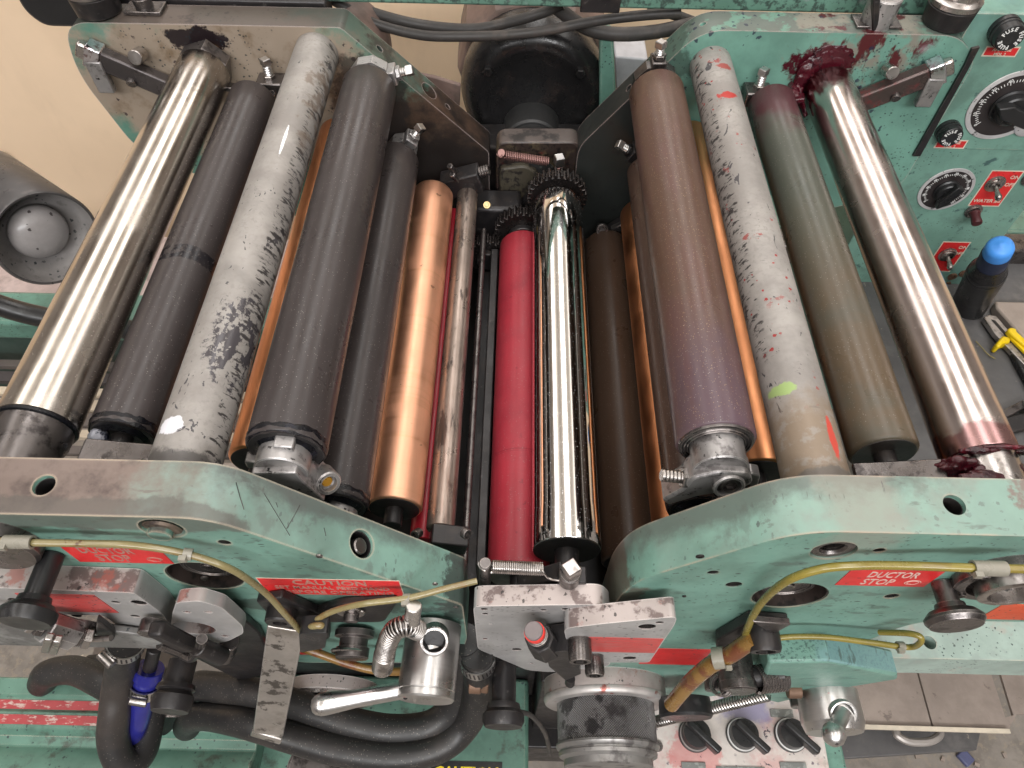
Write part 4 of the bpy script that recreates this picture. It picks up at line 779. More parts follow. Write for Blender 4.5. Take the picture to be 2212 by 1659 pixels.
obj('nose', lathe(bmesh.new(), c+V(0, -.01, -.035), c+V(0, -9, -.04), [(0, .0), (0, .030), (.03, .030), (.032, .028), (.032, .026), (.085, .026), (.085, 0)], 48), M('speckled_black_nose', (.03, .03, .03), .5, 0, [spk(sc=160, col=(.1, .1, .09), few=.3)]), t)
# cables looping across the back
mc = mCable
CB = [([(700, -10), (737, 10), (790, 42), (845, 62), (920, 77), (1000, 79), (1090, 76), (1180, 66), (1290, 45), (1390, 33), (1470, 28)], .62, .0043, 'long black cable sagging lowest across the back of the press'),
      ([(730, -5), (780, 18), (830, 35), (890, 50), (960, 60), (1030, 62), (1100, 48), (1170, 28), (1215, 8)], .635, .0046, 'upper black cable that crosses in front of the motor and climbs to the bar'),
      ([(1195, 10), (1245, 48), (1290, 68), (1350, 74), (1420, 68), (1500, 52)], .64, .0062, 'thick black cable curving behind the right far plate'),
      ([(1400, 20), (1450, 30), (1500, 48), (1560, 70)], .65, .0045, 'short black cable stub descending behind the top right bar')]
for pts, Y, r, lb in CB: single('power_cable', lb, 'cable', tubez([A(x, y, Y) for x, y in pts], r, 12, 8), mc, group='black cables behind the press')
# long bar across the top
t = thing('top_bar', 'long smeared green guard bar crossing the very top of the picture', 'bar', A(1100, 5, .60))
zt = A(1100, 14, .60).z
obj('rail', box((.03, .612, zt+.011), (.62, .024, .022)), mBarTop, t, .002)
obj('clip', box((A(1297, 12, .598).x, .600, zt+.0085), (.033, .006, .022)), mBlack, t, .001)
single('lower_rail', 'dark greasy rail behind the far left plate under the green guard bar', 'bar', box((-.26, .60, -.006), (.2, .02, .02)), mBlack, .002)
# studs standing on the far frames
def post(name, label, p, r, h, mat, top=None, tr=None, base=None, hollow=False):
    t = thing(name, label, 'stud', p); p = Vector(p)
    if base: obj('washer', box(p+V(0, 0, .0015), base), mDkSteel, t, .0005)
    if hollow: obj('sleeve', lathe(bmesh.new(), p, p+V(0, 0, 1), [(0, 0), (0, r), (h-.001, r), (h, r-.001), (h, r*.62), (h-.012, r*.6), (h-.012, 0)], 40), mat, t)
    else: obj('sleeve', cyl(p, p+V(0, 0, h), r, r*1.08, n=48, b=.0015), mat, t)
    if top: obj('cap', lathe(bmesh.new(), p+V(0, 0, h), p+V(0, 0, h+1), [(0, 0), (0, r*1.1), (.004, r*1.12), (.006, r*.95), (.0062, tr), (.016, tr), (.018, tr*.9), (.018, 0)], 48), top, t)
    return t
q = G(205, 42, 0); post('stop_post', 'stout black stop post with a domed pale cap at the top left', (q.x, .574, 0), .0175, .017, mBlack, mSteel, .014)
q = G(2046, 62, .0045); post('stop_post', 'stout black stop post with a scratched silver top at the top right', (q.x, .576, .0045), .0178, .017, mBlack, mSteel, .0155)
q = G(308, 34, 0); post('hex_stud', 'small stud with a pale collar standing on the far left plate', (q.x, .578, 0), .007, .012, mDkSteel, mSteel, .005, base=(.03, .018, .003))
q = G(1895, 58, .0045); post('sleeve_stud', 'short hollow steel sleeve standing on the far right plate', (q.x, .574, .0045), .0125, .022, mCasting, base=(.036, .02, .002), hollow=True)
single('round_cover', 'black rounded cover poking in at the top left corner', 'cover', slab(rounded([(A(60, -30, .62).x, .04), (A(72, 0, .62).x, A(72, 0, .62).z), (A(115, 33, .62).x, A(115, 33, .62).z), (A(250, 36, .62).x, A(250, 36, .62).z), (A(250, -30, .62).x, .04)], .02), .60, .64), mBlackPl, .003)
single('bar_bracket', 'black upright strap rising from the far right plate beside the hollow sleeve', 'strap', bar(A(1888, 62, .566), A(1892, -15, .566), .005, .008, up=(0, 1, 0)), mBlack, .001)
single('dark_cover', 'dark brown cover behind the two studs of the far right plate', 'cover', bar(A(1990, 0, .64), A(1925, 65, .61), .07, .01, up=(0, -1, 0)), mBlack, .001)
single('frame_gusset', 'brown grey sheet corner behind the far left slope', 'sheet', slab(xz([(900, 160), (940, 168), (995, 185), (993, 230), (900, 200)], .63), .63, .635), mMotorBk, .001)
single('green_upright', 'narrow dark green upright right of the black motor', 'post', slab(xz([(1296, 70), (1325, 78), (1336, 320), (1294, 320)], .64), .64, .66), mGreenDk, .002)
single('grey_box', 'pale grey box glimpsed right of the dark green upright', 'box', slab(xz([(1328, 122), (1400, 128), (1400, 195), (1330, 195)], .75), .75, .80), M('pale_grey_paint', (.55, .56, .6), .5), .002)
single('rounded_cover', 'brown grey rounded cover behind the top of the far left slope', 'cover', slab(rounded(xz([(735, 30), (790, 55), (822, 95), (836, 135), (836, 170), (735, 170)], .60), .01), .60, .64), mMotorBk, .002)
# ---------------------------------------------------------------- green control box
cb = thing('control_box', 'green control box with dials, red decals and toggle switches at the upper right', 'control box', (.45, .6, -.31))
YP = .58
poly = [(.3655, .012), (.80, .012), (.80, .0), (.527, -.3), (.5225, -.3102), (.3655, -.3102)]
poly = [(.3655, .012), (.527, .012), (.527, -.3102), (.3655, -.3102)]
pc = obj('cabinet', slab(poly, YP, YP+.12), mPanel, cb, .0012)
obj('upper_cover', slab([(.3655, .012), (.60, .012), (.60, A(2150, 323, YP-.001).z), (.3655, A(2150, 323, YP-.001).z)], YP-.0014, YP-.0002), mPanel, cb, .0006)
YQ = YP-.0014
def dial(px, rr, Y, labels, knob, lr=.86):
    c = A(*px, Y); d = obj('dial', cyl(c, c+NY*.0012, rr, n=72, b=.0003), mDialRim, cb)
    obj('dial_face', cyl(c+NY*.001, c+NY*.0015, rr*.875, n=72, b=.0001), mDialBlk, d)
    bms = []; y = c.y-.0016
    for i in range(0, 101, 2):
        a = math.radians(225-2.7*i); l = .1 if i % 10 == 0 else .07; r0 = rr*(.7 if i % 10 else .66)
        bms.append(bar(V(c.x+r0*math.cos(a), y, c.z+r0*math.sin(a)), V(c.x+(r0+l*rr)*math.cos(a), y, c.z+(r0+l*rr)*math.sin(a)), rr*.018, .0001, up=(0, -1, 0)))
    for i in range(0, 101, 10):
        a = math.radians(225-2.7*i); r0 = rr*.79; xd = V(math.sin(a), 0, -math.cos(a)); yd = V(math.cos(a), 0, math.sin(a)); s = rr*.12
        bms.append(text_bm(str(i), s, V(c.x, y, c.z)+yd*(r0-s*.35), xd, yd, align='CENTER', bold=.00005))
    obj('scale', merge(*bms), mWhite, d)
    k = obj('knob', lathe(bmesh.new(), c, c+NY, [(.0015, 0), (.0015, rr*.47), (.003, rr*.47), (.004, rr*.42), (rr*.3, rr*.4), (rr*.33, rr*.36), (rr*.33, 0)], 40), mBlackPl, cb)
    a = math.radians(knob); dd = V(math.cos(a), 0, math.sin(a)); cc = c+NY*(rr*.42)
    nn = V(-dd.z, 0, dd.x)
    pts = [cc+dd*(-rr*.5)+nn*(rr*.17), cc+dd*(rr*.3)+nn*(rr*.2), cc+dd*(rr*.62), cc+dd*(rr*.3)-nn*(rr*.2), cc-dd*(rr*.5)-nn*(rr*.17)]
    obj('pointer', slab([(p.x, p.z) for p in pts], c.y-rr*.55, c.y-rr*.25), mBlackPl, k, .0012)
dial((2178, 228), .0345, YQ, 1, 158)
dial((2043, 409), .0262, YP, 1, 245)
def fuse(px, r, Y, dp):
    c = A(*px, Y); k = obj('fuse_cap', lathe(bmesh.new(), c, c+NY, [(0, 0), (0, r), (dp*.3, r), (dp*.32, r*.93), (dp*.42, r*.93), (dp*.44, r), (dp*.55, r), (dp*.57, r*.94), (dp*.95, r*.9), (dp, r*.84), (dp, 0)], 48), mBlackPl, cb)
    bms = []; f = c+NY*(dp+.0001)
    for w in range(3):
        for i, ch in enumerate('FUSE'):
            a = math.radians(160-w*120-i*24); yd = V(math.cos(a), 0, math.sin(a)); xd = V(math.sin(a), 0, -math.cos(a))
            bms.append(text_bm(ch, r*.36, f+yd*(r*.5), xd, yd, align='CENTER', bold=.00012))
    obj('lettering', merge(*bms), mWhite, k)
fuse((2168, 62), .0122, YQ, .015); fuse((2046, 280), .0108, YQ, .0125)
def tdecal(px, Y, lines, sz, border=.0012):
    o, x0, x1, z0, z1 = dec_px('decal', px, Y, mStick, cb, border=border); H = z1-z0; W_ = x1-x0
    obj('lettering', merge(*[text_bm(s, H*sz*(k or 1), (x0+W_*fx, Y-.0003, z0+H*fz), (1, 0, 0), (0, 0, 1), bold=.0001, align='CENTER', shear=.0) for s, fx, fz, k in lines]), mCream, o)
    return x0, x1, z0, z1
tdecal([(2132, 99), (2206, 101), (2192, 124), (2119, 121)], YQ, [('AMP FUSE', .5, .55, 1), ('MDL 2', .5, .12, 1)], .4)
tdecal([(2027, 302), (2091, 302), (2083, 321), (2015, 320)], YQ, [('AMP FUSE', .5, .55, 1), ('MDL 2', .5, .12, 1)], .4)
tdecal([(2139, 368), (2211, 368), (2161, 446), (2093, 445)], YP, [('ON', .84, .78, 1), ('OFF', .84, .58, 1), ('WATER #2', .5, .12, 1)], .13)
tdecal([(2038, 522), (2098, 522), (2053, 586), (1992, 586)], YP, [('ON', .84, .78, 1), ('OFF', .84, .58, 1)], .13)
dec_px('decal', [(1962, 477), (1976, 477), (1970, 490), (1956, 490)], YP, mStick, cb)
def toggle(px, tip, Y):
    c = A(*px, Y); k = obj('toggle_switch', lathe(bmesh.new(), c, c+NY, [(0, 0), (0, .0095), (.0012, .0095), (.0015, .008), (.003, .0078), (.0032, .006), (.0045, .006), (.0045, .003), (.002, .003), (.002, 0)], 32), mSteel, cb)
    e = c+V(.001, -.017, -.006); obj('lever', lathe(bmesh.new(), c, e, [(0, .002), (.012, .0026), (.015, .0034), (.0175, .003), (.019, .0015), (.0192, 0)], 20), mSteel, k)
toggle((2149, 396), (2165, 416), YP); toggle((2046, 549), (2055, 565), YP)
c = A(2102, 454, YP); k = obj('push_button', lathe(bmesh.new(), c, c+NY, [(0, 0), (0, .0082), (.002, .0085), (.0025, .0065), (.004, .0065), (.004, 0)], 26), mSteel, cb)
obj('button', lathe(bmesh.new(), c+NY*.004, c+V(.0, -1, -.25), [(0, 0), (0, .0055), (.006, .0045), (.012, .0052), (.0135, .0045), (.0135, 0)], 24), M('dark_maroon_plastic', (.07, .015, .018), .3), k)
mRust = M('rusty_screw_head', (.2, .12, .08), .6, .4)
for x, y in ((1949, 370), (2057, 597), (2082, 590), (2048, 612)): cap_screw(A(x, y, YP), NY, .0052 if x != 2048 else .003, .0012, mRust, cb, 'screw')
obj('screw', cyl(A(2225, 385, YP), A(2225, 385, YP)+NY*.003, .008), mDkSteel, cb)
# round amber lamp at the right edge
obj('pilot_lamp', lathe(bmesh.new(), A(2222, 268, YQ), A(2222, 268, YQ)+NY, [(0, 0), (0, .012), (.002, .012), (.003, .010), (.003, 0)], 30), mDialRim, cb)
# green plate right behind the outer chrome roller, with its triangular opening
single('green_backplate', 'green sheet visible in the gap between the grey green roller and the rightmost chrome roller', 'sheet', slab([(.225, -.04), (.364, -.04), (.364, -.155), (.352, -.185), (.225, -.16)], .60, .606), mPanel, .001)
t = thing('green_cabinet', 'plain green cabinet standing behind the right side of the press', 'cabinet', (.7, .8, -.9))
q0 = A(2190, 497, .80)
obj('body', box((q0.x+.1, .85, (q0.z-.9)/2), (.9, .1, .9+q0.z)), mPanel, t, .003)
obj('top_lip', box((q0.x+.1, .798, q0.z-.012), (.9, .006, .024)), mPanel, t, .002)
# blue capped black handle
t = thing('handle_post', 'black cylindrical handle with a sky blue domed cap leaning below the control box', 'handle', A(2080, 690, .55))
p0 = A(2077, 690, .555); p1 = A(2163, 530, .50)
d = (p1-p0).normalized(); Lh = (p1-p0).length
obj('sleeve', lathe(bmesh.new(), p0, p1, [(-.06, 0), (-.06, .0175), (Lh*.55, .0182), (Lh*.66, .0185), (Lh*.7, .0178), (Lh*.72, .014)], 44), mBlackPl, t)
obj('collar', lathe(bmesh.new(), p0, p1, [(Lh*.68, .0183), (Lh*.76, .0145), (Lh*.8, .0135)], 44), mMotor, t)
obj('knurl', lathe(bmesh.new(), p0, p1, [(Lh*.76, .0132), (Lh*.9, .0132), (Lh*.92, .0128)], 60), M('navy_knurled_ring', (.02, .03, .07), .5), t)
obj('cap', lathe(bmesh.new(), p0, p1, [(Lh*.88, .0126), (Lh*.97, .0122), (Lh*.97+.004, .0108), (Lh*.97+.006, .0075), (Lh*.97+.0068, .003), (Lh*.97+.0095, 0)], 40), mBlueCap, t, ang=60)
# ---------------------------------------------------------------- tray on the right with a utility knife
ZT = -.30
t = thing('tool_tray', 'grey rubber topped tool tray at the right edge holding a utility knife', 'tray', G(2150, 850, ZT))
q0 = G(1960, 650, ZT); q1 = G(2260, 1100, ZT)
obj('mat', slabz([(.37, .22), (.90, .22), (.90, .62), (.37, .62)], ZT-.02, ZT), mGreyMat, t, .002)
obj('rear_ledge', box((.6, .63, ZT+.006), (.7, .03, .03)), mDkSteel, t, .003)
obj('side_step', slabz([tuple(G(x, y, ZT+.012)[:2]) for x, y in ((2153, 665), (2212, 730), (2300, 760), (2300, 655), (2150, 650))], ZT, ZT+.012), mSheet, t, .002)
kn = thing('utility_knife', 'yellow and black snap off utility knife lying on the grey tray', 'knife', G(2170, 740, ZT))
ZK = ZT+.009
def flat(name, px, z0, z1, mat, par, b=.001): return obj(name, slabz([tuple(G(x, y, z1)[:2]) for x, y in px], z0, z1), mat, par, b)
flat('blade_channel', [(2125, 686), (2135, 680), (2152, 682), (2240, 786), (2225, 800), (2150, 722)], ZT+.003, ZK, mSteel, kn, .0006)
flat('slot', [(2142, 690), (2150, 692), (2240, 795), (2236, 798)], ZK, ZK+.0006, mBlack, kn, 0)
flat('body', [(2168, 726), (2196, 722), (2260, 780), (2290, 860), (2240, 860)], ZT+.001, ZT+.0085, mBlackPl, kn, .002)
flat('collar', [(2151, 744), (2166, 724), (2182, 728), (2184, 738), (2168, 740), (2160, 750)], ZT+.001, ZT+.013, mYellow, kn, .002)
flat('edge_strip', [(2182, 728), (2188, 728), (2260, 795), (2260, 806)], ZT+.006, ZT+.0125, mYellow, kn, .001)
flat('slider', [(2176, 712), (2184, 706), (2196, 710), (2197, 716), (2240, 755), (2236, 764), (2185, 722)], ZT+.009, ZT+.016, mYellow, kn, .0015)
t = thing('steel_tool', 'shiny steel scraper end lying at the right edge near the red inked roller end', 'tool', G(2190, 890, ZT))
obj('shank', bar(G(2150, 905, ZT+.006), G(2215, 872, ZT+.006), .008, .004), mDkSteel, t, .001)
obj('head', cyl(G(2208, 888, ZT+.004), G(2235, 892, ZT+.004), .011), mBrightSt, t)
obj('handle', bar(G(2160, 925, ZT+.004), G(2240, 905, ZT+.004), .018, .006), mBlack, t, .002)
single('wire_offcut', 'thin yellow and black wire offcut on the grey tray', 'wire', tubez([G(2108, 737, ZT+.002), G(2122, 752, ZT+.003), G(2135, 766, ZT+.002), G(2150, 775, ZT+.002)], .0006, 6), mTube2)
# ---------------------------------------------------------------- work lamp at the left
t = thing('work_lamp', 'charcoal cylindrical work lamp with a frosted bulb at the left edge', 'lamp', A(60, 520, .46))
c = A(104, 517, .44); ax = (A(104, 517, .44)-A(-60, 432, .56)).normalized(); ax = V(.70, -.58, .16).normalized()
R = .0415
obj('shade', lathe(bmesh.new(), c, c-ax, [(0, R*.93), (-.0005, R*.97), (.0015, R), (.14, R*.98), (.14, 0)], 72), mLampOut, t)
obj('reflector', lathe(bmesh.new(), c, c-ax, [(0, R*.95), (.012, R*.93), (.022, R*.8), (.034, R*.45), (.036, 0)], 60), mLampIn, t)
obj('bulb', lathe(bmesh.new(), c-ax*.030, c, [(0, R*.42), (.006, R*.55), (.012, R*.56), (.018, R*.5), (.0215, R*.3), (.0225, 0)], 44), mBulb, t, ang=60)
single('flex_conduit', 'thick black conduit passing under the charcoal work lamp', 'conduit', tubez([A(-120, 610, .5), A(0, 660, .5), (A(110, 688, .5)), A(230, 700, .5), A(300, 720, .5)], .0115, 20), mBlackPl)
single('baseboard_pipe', 'dark slanting pipe against the tan wall at the far left', 'pipe', cyl(A(-8, 335, .94), A(62, 432, .94), .009), mMotorBk)
t = thing('lower_shelf', 'green beam and dusty shelf behind the leftmost chrome roller', 'shelf', A(100, 740, .55))
obj('dusty_top', box((-.47, .62, -.345), (.5, .10, .01)), M('pinkish_dusty_shelf', (.5, .4, .38), .6, 0, [dict(sc=30, lo=.5, hi=.7, col=(.3, .24, .22))]), t)
obj('green_beam', box((-.45, .545, -.352), (.5, .05, .03)), mGreenDk, t, .004)
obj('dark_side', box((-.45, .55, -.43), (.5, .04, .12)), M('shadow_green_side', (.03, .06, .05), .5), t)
t = thing('sheet_stack', 'stack of pale and dark sheet edges glimpsed beyond the leftmost chrome roller', 'stack', (-.3, .4, -.6))
rr_ = random.Random(4)
for i in range(16):
    y = .50-i*.019; w = rr_.choice([.010, .014, .017]); g = rr_.choice([(.6, .5, .38), (.5, .42, .36), (.12, .1, .09), (.06, .05, .05), (.7, .62, .5)])
    obj('sheet_edge', box((-.36, y, -.39-rr_.random()*.006), (.6, w, .006)), M('sheet_tone_%d' % i, g, .6), t)
# ---------------------------------------------------------------- lower right: beam, metal shelf
t = thing('support_beam', 'pale dusty green beam at the lower right with a round hole', 'beam', (.3, .12, -.24))
zb = G(2100, 1385, -.2).z
bz = -.205
y0b = G(2100, 1425, bz).y; y1b = G(2100, 1325, bz).y
q = obj('beam', box((.46, (y0b+y1b)/2, bz-.02), (.5, y1b-y0b, .04)), mPaleBeam, t, .002)
hq = G(2008, 1388, bz); cut(q, [hole(hq, (0, 0, -1), .0046, .02)])
t = thing('metal_shelf', 'pale brown stained metal shelf low at the lower right with a dark slot', 'shelf', (.35, .1, -.56))
zs = -.56
q = obj('top', slabz([tuple(G(x, y, zs)[:2]) for x, y in ((1780, 1575), (2178, 1577), (2196, 1543), (2400, 1543), (2400, 1250), (1780, 1250))], zs-.004, zs), mSheet, t, .0008)
cut(q, [slabz([tuple(G(x, y, zs)[:2]) for x, y in ((2136, 1440), (2157, 1440), (2189, 1545), (2172, 1550))], zs-.01, zs+.01), slabz([tuple(G(x, y, zs)[:2]) for x, y in ((1976, 1437), (1980, 1437), (2017, 1572), (2013, 1572))], zs-.01, zs+.01)])
obj('white_lip', bar(G(1855, 1570, zs+.003), G(2180, 1580, zs+.003), .0045, .004), mCream, t)
obj('drawer_front', slabz([tuple(G(x, y, zs-.05)[:2]) for x, y in ((1780, 1570), (2120, 1574), (2110, 1620), (1800, 1640))], zs-.06, zs-.05), mGreyMat, t, .001)
obj('handle_loop', tubez([G(1935, 1578, zs-.02), G(1940, 1590, zs-.02), G(1965, 1602, zs-.02), G(2005, 1602, zs-.02), G(2028, 1590, zs-.02), G(2030, 1576, zs-.02)], .0045, 10), M('scuffed_grey_wire', (.36, .33, .31), .4, .4), t)
for i, (x, y) in enumerate(((1982, 1635), (2037, 1640), (2170, 1632), (2110, 1652))): single('floor_scrap', ['pale paper scrap on the floor left of the drawer handle', 'pale chip on the floor right of the drawer handle', 'white fleck on the floor at the far right', 'tan chip on the floor near the bottom edge'][i], 'scrap', box(G(x, y, -.908), (.007, .005, .003), Matrix.Rotation(i*.9, 3, 'Z')), mSheet, group='scraps on the concrete floor')
single('wrapper_scrap', 'crumpled blue and white wrapper on the concrete floor', 'scrap', box(G(2085, 1637, -.906), (.018, .02, .008), Matrix.Rotation(.6, 3, 'Z')), M('blue_wrapper', (.09, .1, .2), .5), .002)
# ---------------------------------------------------------------- front of the press, lower left
t = thing('feed_bracket', 'flat aluminium bracket with a faded red plate decal at the lower left edge', 'bracket', A(150, 1300, .115))
Yb = .1205
poly = rounded(xz([(-60, 1268), (290, 1281), (352, 1327), (392, 1390), (330, 1384), (262, 1358), (225, 1330), (-60, 1322)], Yb), [0, .004, .006, .008, .008, .004, .003, 0])
q = obj('plate', slab(poly, Yb, Yb+.0132), mAlu, t, .0028, seg=3)
lined(q, t, [(A(x, y, Yb), r, .005) for x, y, r in [(300, 1302, .0042), (250, 1301, .0024), (292, 1331, .0027), (164, 1332, .0028), (285, 1362, .0022), (34, 1297, .004)]])
dec_px('plate_decal', [(43, 1281), (200, 1285), (260, 1323), (85, 1319)], Yb, mStickWorn, t)
t = thing('pivot_lobe', 'rounded aluminium lobe plate with a large oval looking opening right of the left bracket', 'bracket', A(440, 1350, .118))
Yl = .1195
poly = rounded(xz([(372, 1326), (380, 1302), (430, 1298), (480, 1313), (524, 1352), (526, 1368), (495, 1384), (460, 1392), (400, 1382), (368, 1368)], Yl), .004)
q = obj('plate', slab(poly, Yl, Yl+.0075), mAlu, t, .0015)
cut(q, [hole(A(418, 1357, Yl), (0, 1, 0), .0125, .02), hole(A(403, 1322, Yl), (0, 1, 0), .0022, .01), hole(A(450, 1322, Yl), (0, 1, 0), .0022, .01), hole(A(485, 1374, Yl), (0, 1, 0), .0025, .01)])
obj('lever', bar(A(335, 1356, .110), A(410, 1394, .110), .009, .009, up=(0, -1, 0)), mBlack, t, .002)
obj('lever_end', cyl(*out(335, 1340, .118, 1372), .0072), mDkSteel, t)
obj('pivot_block', bar(*out(420, 1358, .130, 1412), .011, .012), mBlack, t, .003)
obj('cross_pin', cyl(A(425, 1396, .112), A(480, 1418, .112), .0058), mBlack, t)
obj('lower_hook', tubez([A(345, 1392, .115), A(385, 1408, .114), A(412, 1420, .113), A(430, 1405, .113), A(436, 1380, .113)], .0032, 10), mDkSteel, t)
obj('link_pin', cyl(A(485, 1418, .117), A(497, 1385, .122), .006), mDkSteel, t)
# grey lower bar, hose fittings
single('grey_guard_bar', 'grey speckled guard bar below the left aluminium bracket', 'bar', slab(rounded(xz([(-60, 1345), (150, 1352), (300, 1372), (352, 1392), (352, 1402), (-60, 1393)], .115), .003), .115, .1195), M('speckled_dull_grey', (.16, .155, .15), .5, .3, [spk(sc=200), dict(sc=30, lo=.5, hi=.66, col=(.3, .3, .29))], bump=(90, .1)), .002)
t = thing('hose_fitting', 'row of small brass and black hose fittings above the grey guard bar', 'fitting', A(200, 1350, .109))
Yh = .109
P_ = lambda x, y: A(x, y, Yh)
obj('thin_tube', tubez([P_(-40, 1332), P_(20, 1338), P_(60, 1343)], .0022, 10), mTube2, t)
obj('brass_nut', cyl(P_(60, 1344), P_(76, 1348), .0052, n=6), mSteel, t, ang=20)
obj('collar', cyl(P_(78, 1348), P_(98, 1352), .0058, n=8), mDkSteel, t, ang=20)
obj('body', cyl(P_(98, 1352), P_(160, 1371), .0085, n=8), mCasting, t, ang=20)
for a, b in (((122, 1337), (112, 1367)), ((140, 1342), (130, 1371))): obj('fin', bar(P_(*a)-V(0, .009, 0), P_(*b)-V(0, .009, 0), .004, .004), mSteel, t, .0008)
obj('collar', cyl(P_(164, 1372), P_(178, 1375), .0056, n=6), mDkSteel, t, ang=20)
obj('brass_nut', cyl(P_(180, 1376), P_(198, 1379), .0062, n=6), mSteel, t, ang=20)
obj('tail', tubez([P_(198, 1380), P_(215, 1380), P_(240, 1378)], .0018, 10), mSteel, t)
cap_screw(A(182, 1345, .118), NY, .0075, .008, mDkSteel, t); obj('black_plate', slab(xz([(208, 1340), (245, 1368), (245, 1385), (205, 1372)], .112), .112, .116), mBlack, t, .001)
# knobs on stems
def stem_knob(label, p0, p1, rs, kr, kh, mat=mBlackPl):
    t = thing('stem_knob', label, 'knob', p1, 'black knobs on stems'); p0, p1 = Vector(p0), Vector(p1)
    obj('stem', cyl(p0, p1, rs), mat, t)
    obj('grip', lathe(bmesh.new(), p1, p1+(p1-p0), [(-.003, 0), (-.003, rs*1.3), (0, rs*1.4), (.001, kr*.8), (.004, kr), (kh*.7, kr), (kh, kr*.88), (kh, 0)], 40), mat, t)
    return t
stem_knob('black knurled knob on a polished stem at the lower left edge', *out(115, 1196, .134, 1303), .0058, .0128, .010)
stem_knob('wide dull black knob on a short stem under the right ductor decal', *out(2034, 1256, .134, 1318), .0055, .0142, .008, mDkSteel)
stem_knob('knurled grey capped black knob hanging between the blue hose and the big hoses', *out(397, 1425, .115, 1490), .0085, .0125, .013, mBlack)
stem_knob('plain black stem knob under the centre bracket', *out(1090, 1432, .13, 1530), .0085, .0145, .012, mBlack)
# long hoses
def hose(label, px, Y, r, mat=mRubHose, group='black rubber hoses under the left frame', n=20):
    return single('rubber_hose', label, 'hose', tubez([G(x, y, dz[0] if dz else Y) for x, y, *dz in px], r, n, 12), mat, group=group)
hose('upper of the two fat black hoses sweeping under the silver latch cylinder', [(398, 1500, -.36), (415, 1486, -.33), (450, 1482, -.315), (560, 1500), (660, 1530), (760, 1563), (850, 1578), (930, 1568), (978, 1530, -.29), (994, 1480, -.27), (1000, 1430, -.24), (1002, 1380, -.2)], -.30, .0118)
hose('lower of the two fat black hoses sweeping round to the jubilee clamp', [(404, 1570, -.36), (418, 1550, -.335), (460, 1548, -.32), (540, 1565), (640, 1596), (740, 1622), (860, 1634), (955, 1612), (1010, 1560, -.29), (1032, 1500, -.26), (1034, 1450, -.23), (1030, 1410, -.2)], -.30, .0112)
hose('grey brown hose arching behind the vertical hose at the lower left', [(92, 1475, -.40), (105, 1455, -.38), (160, 1448, -.37), (220, 1474), (300, 1522), (370, 1556)], -.36, .0125)
hose('second dull hose crossing dark behind the brass fittings', [(190, 1440), (250, 1436), (310, 1452), (360, 1475)], -.38, .010)
hose('black hose bending in a tight U below the steel worm clamp', [(273, 1385, -.20), (266, 1425, -.23), (256, 1480, -.255), (248, 1540, -.27), (244, 1590, -.285), (256, 1636, -.30), (284, 1648, -.31), (308, 1620, -.315), (320, 1570, -.315), (330, 1500, -.31)], -.28, .0112)
t = thing('blue_hose', 'glossy dark blue hose with its own steel clamp inside the U of the black hose', 'hose', G(300, 1500, -.28))
obj('hose', tubez([G(322, 1448, -.25), G(314, 1480, -.26), G(303, 1530, -.28), G(290, 1575, -.30), G(280, 1605, -.32)], .0092, 20), mBlueH, t)
obj('inlet', cyl(G(334, 1400, -.22), G(322, 1450, -.25), .0048), mBlack, t)
obj('ring', cyl(G(323, 1442, -.247), G(318, 1462, -.253), .0106), mBlueH, t)
def clamp(label, p0, p1, r, w):
    t = thing('hose_clamp', label, 'clamp', p0, 'steel worm clamps'); p0, p1 = Vector(p0), Vector(p1); d = (p1-p0).normalized()
    obj('band', lathe(bmesh.new(), p0, p1, [(0, r), (0, r+.0008), (w, r+.0008), (w, r), (0, r)], 48), mBrightSt, t)
    _, u, v = frame(d); bms = []
    for i in range(26):
        a = 2*math.pi*i/26; q = p0+d*(w*.5)+(u*math.cos(a)+v*math.sin(a))*(r+.0009); s = (-u*math.sin(a)+v*math.cos(a))
        bms.append(bar(q-d*w*.32-s*.0004, q+d*w*.32+s*.0004, .0011, .0003, up=(u*math.cos(a)+v*math.sin(a))))
    obj('slots', merge(*bms), mBlack, t)
    a = 2.2; q = p0+d*w*.5+(u*math.cos(a)+v*math.sin(a))*(r+.003); s = (-u*math.sin(a)+v*math.cos(a))
    obj('worm_housing', cyl(q-s*.006, q+s*.006, .0034, n=16), mSteel, t); return t
clamp('steel worm clamp at the top of the U shaped black hose', G(273, 1385, -.20), G(268, 1412, -.22), .0116, .0095)
clamp('bright steel clamp round the glossy blue hose', G(316, 1472, -.257), G(309, 1500, -.268), .0108, .0095)
clamp('steel worm clamp on the hose right of the silver latch cylinder', A(1010, 1427, .085), A(1052, 1429, .073), .0105, .0095) if False else clamp('steel worm clamp on the hose right of the silver latch cylinder', G(1031, 1420, -.208), G(1033, 1446, -.225), .0116, .009)
t = thing('pipe_fitting', 'small dull brass fitting with a slotted end under the worm clamp by the centre bracket', 'fitting', A(1030, 1475, .08))
obj('barrel', cyl(G(1014, 1476, -.235), G(1040, 1478, -.235), .0068), mRust, t); obj('nut', cyl(G(1040, 1478, -.235), G(1056, 1480, -.235), .0058, n=6), mRust, t)
obj('coil', coil(G(1036, 1518, -.27), G(1064, 1520, -.27), .0065, .0006, 7), mSteel, t)
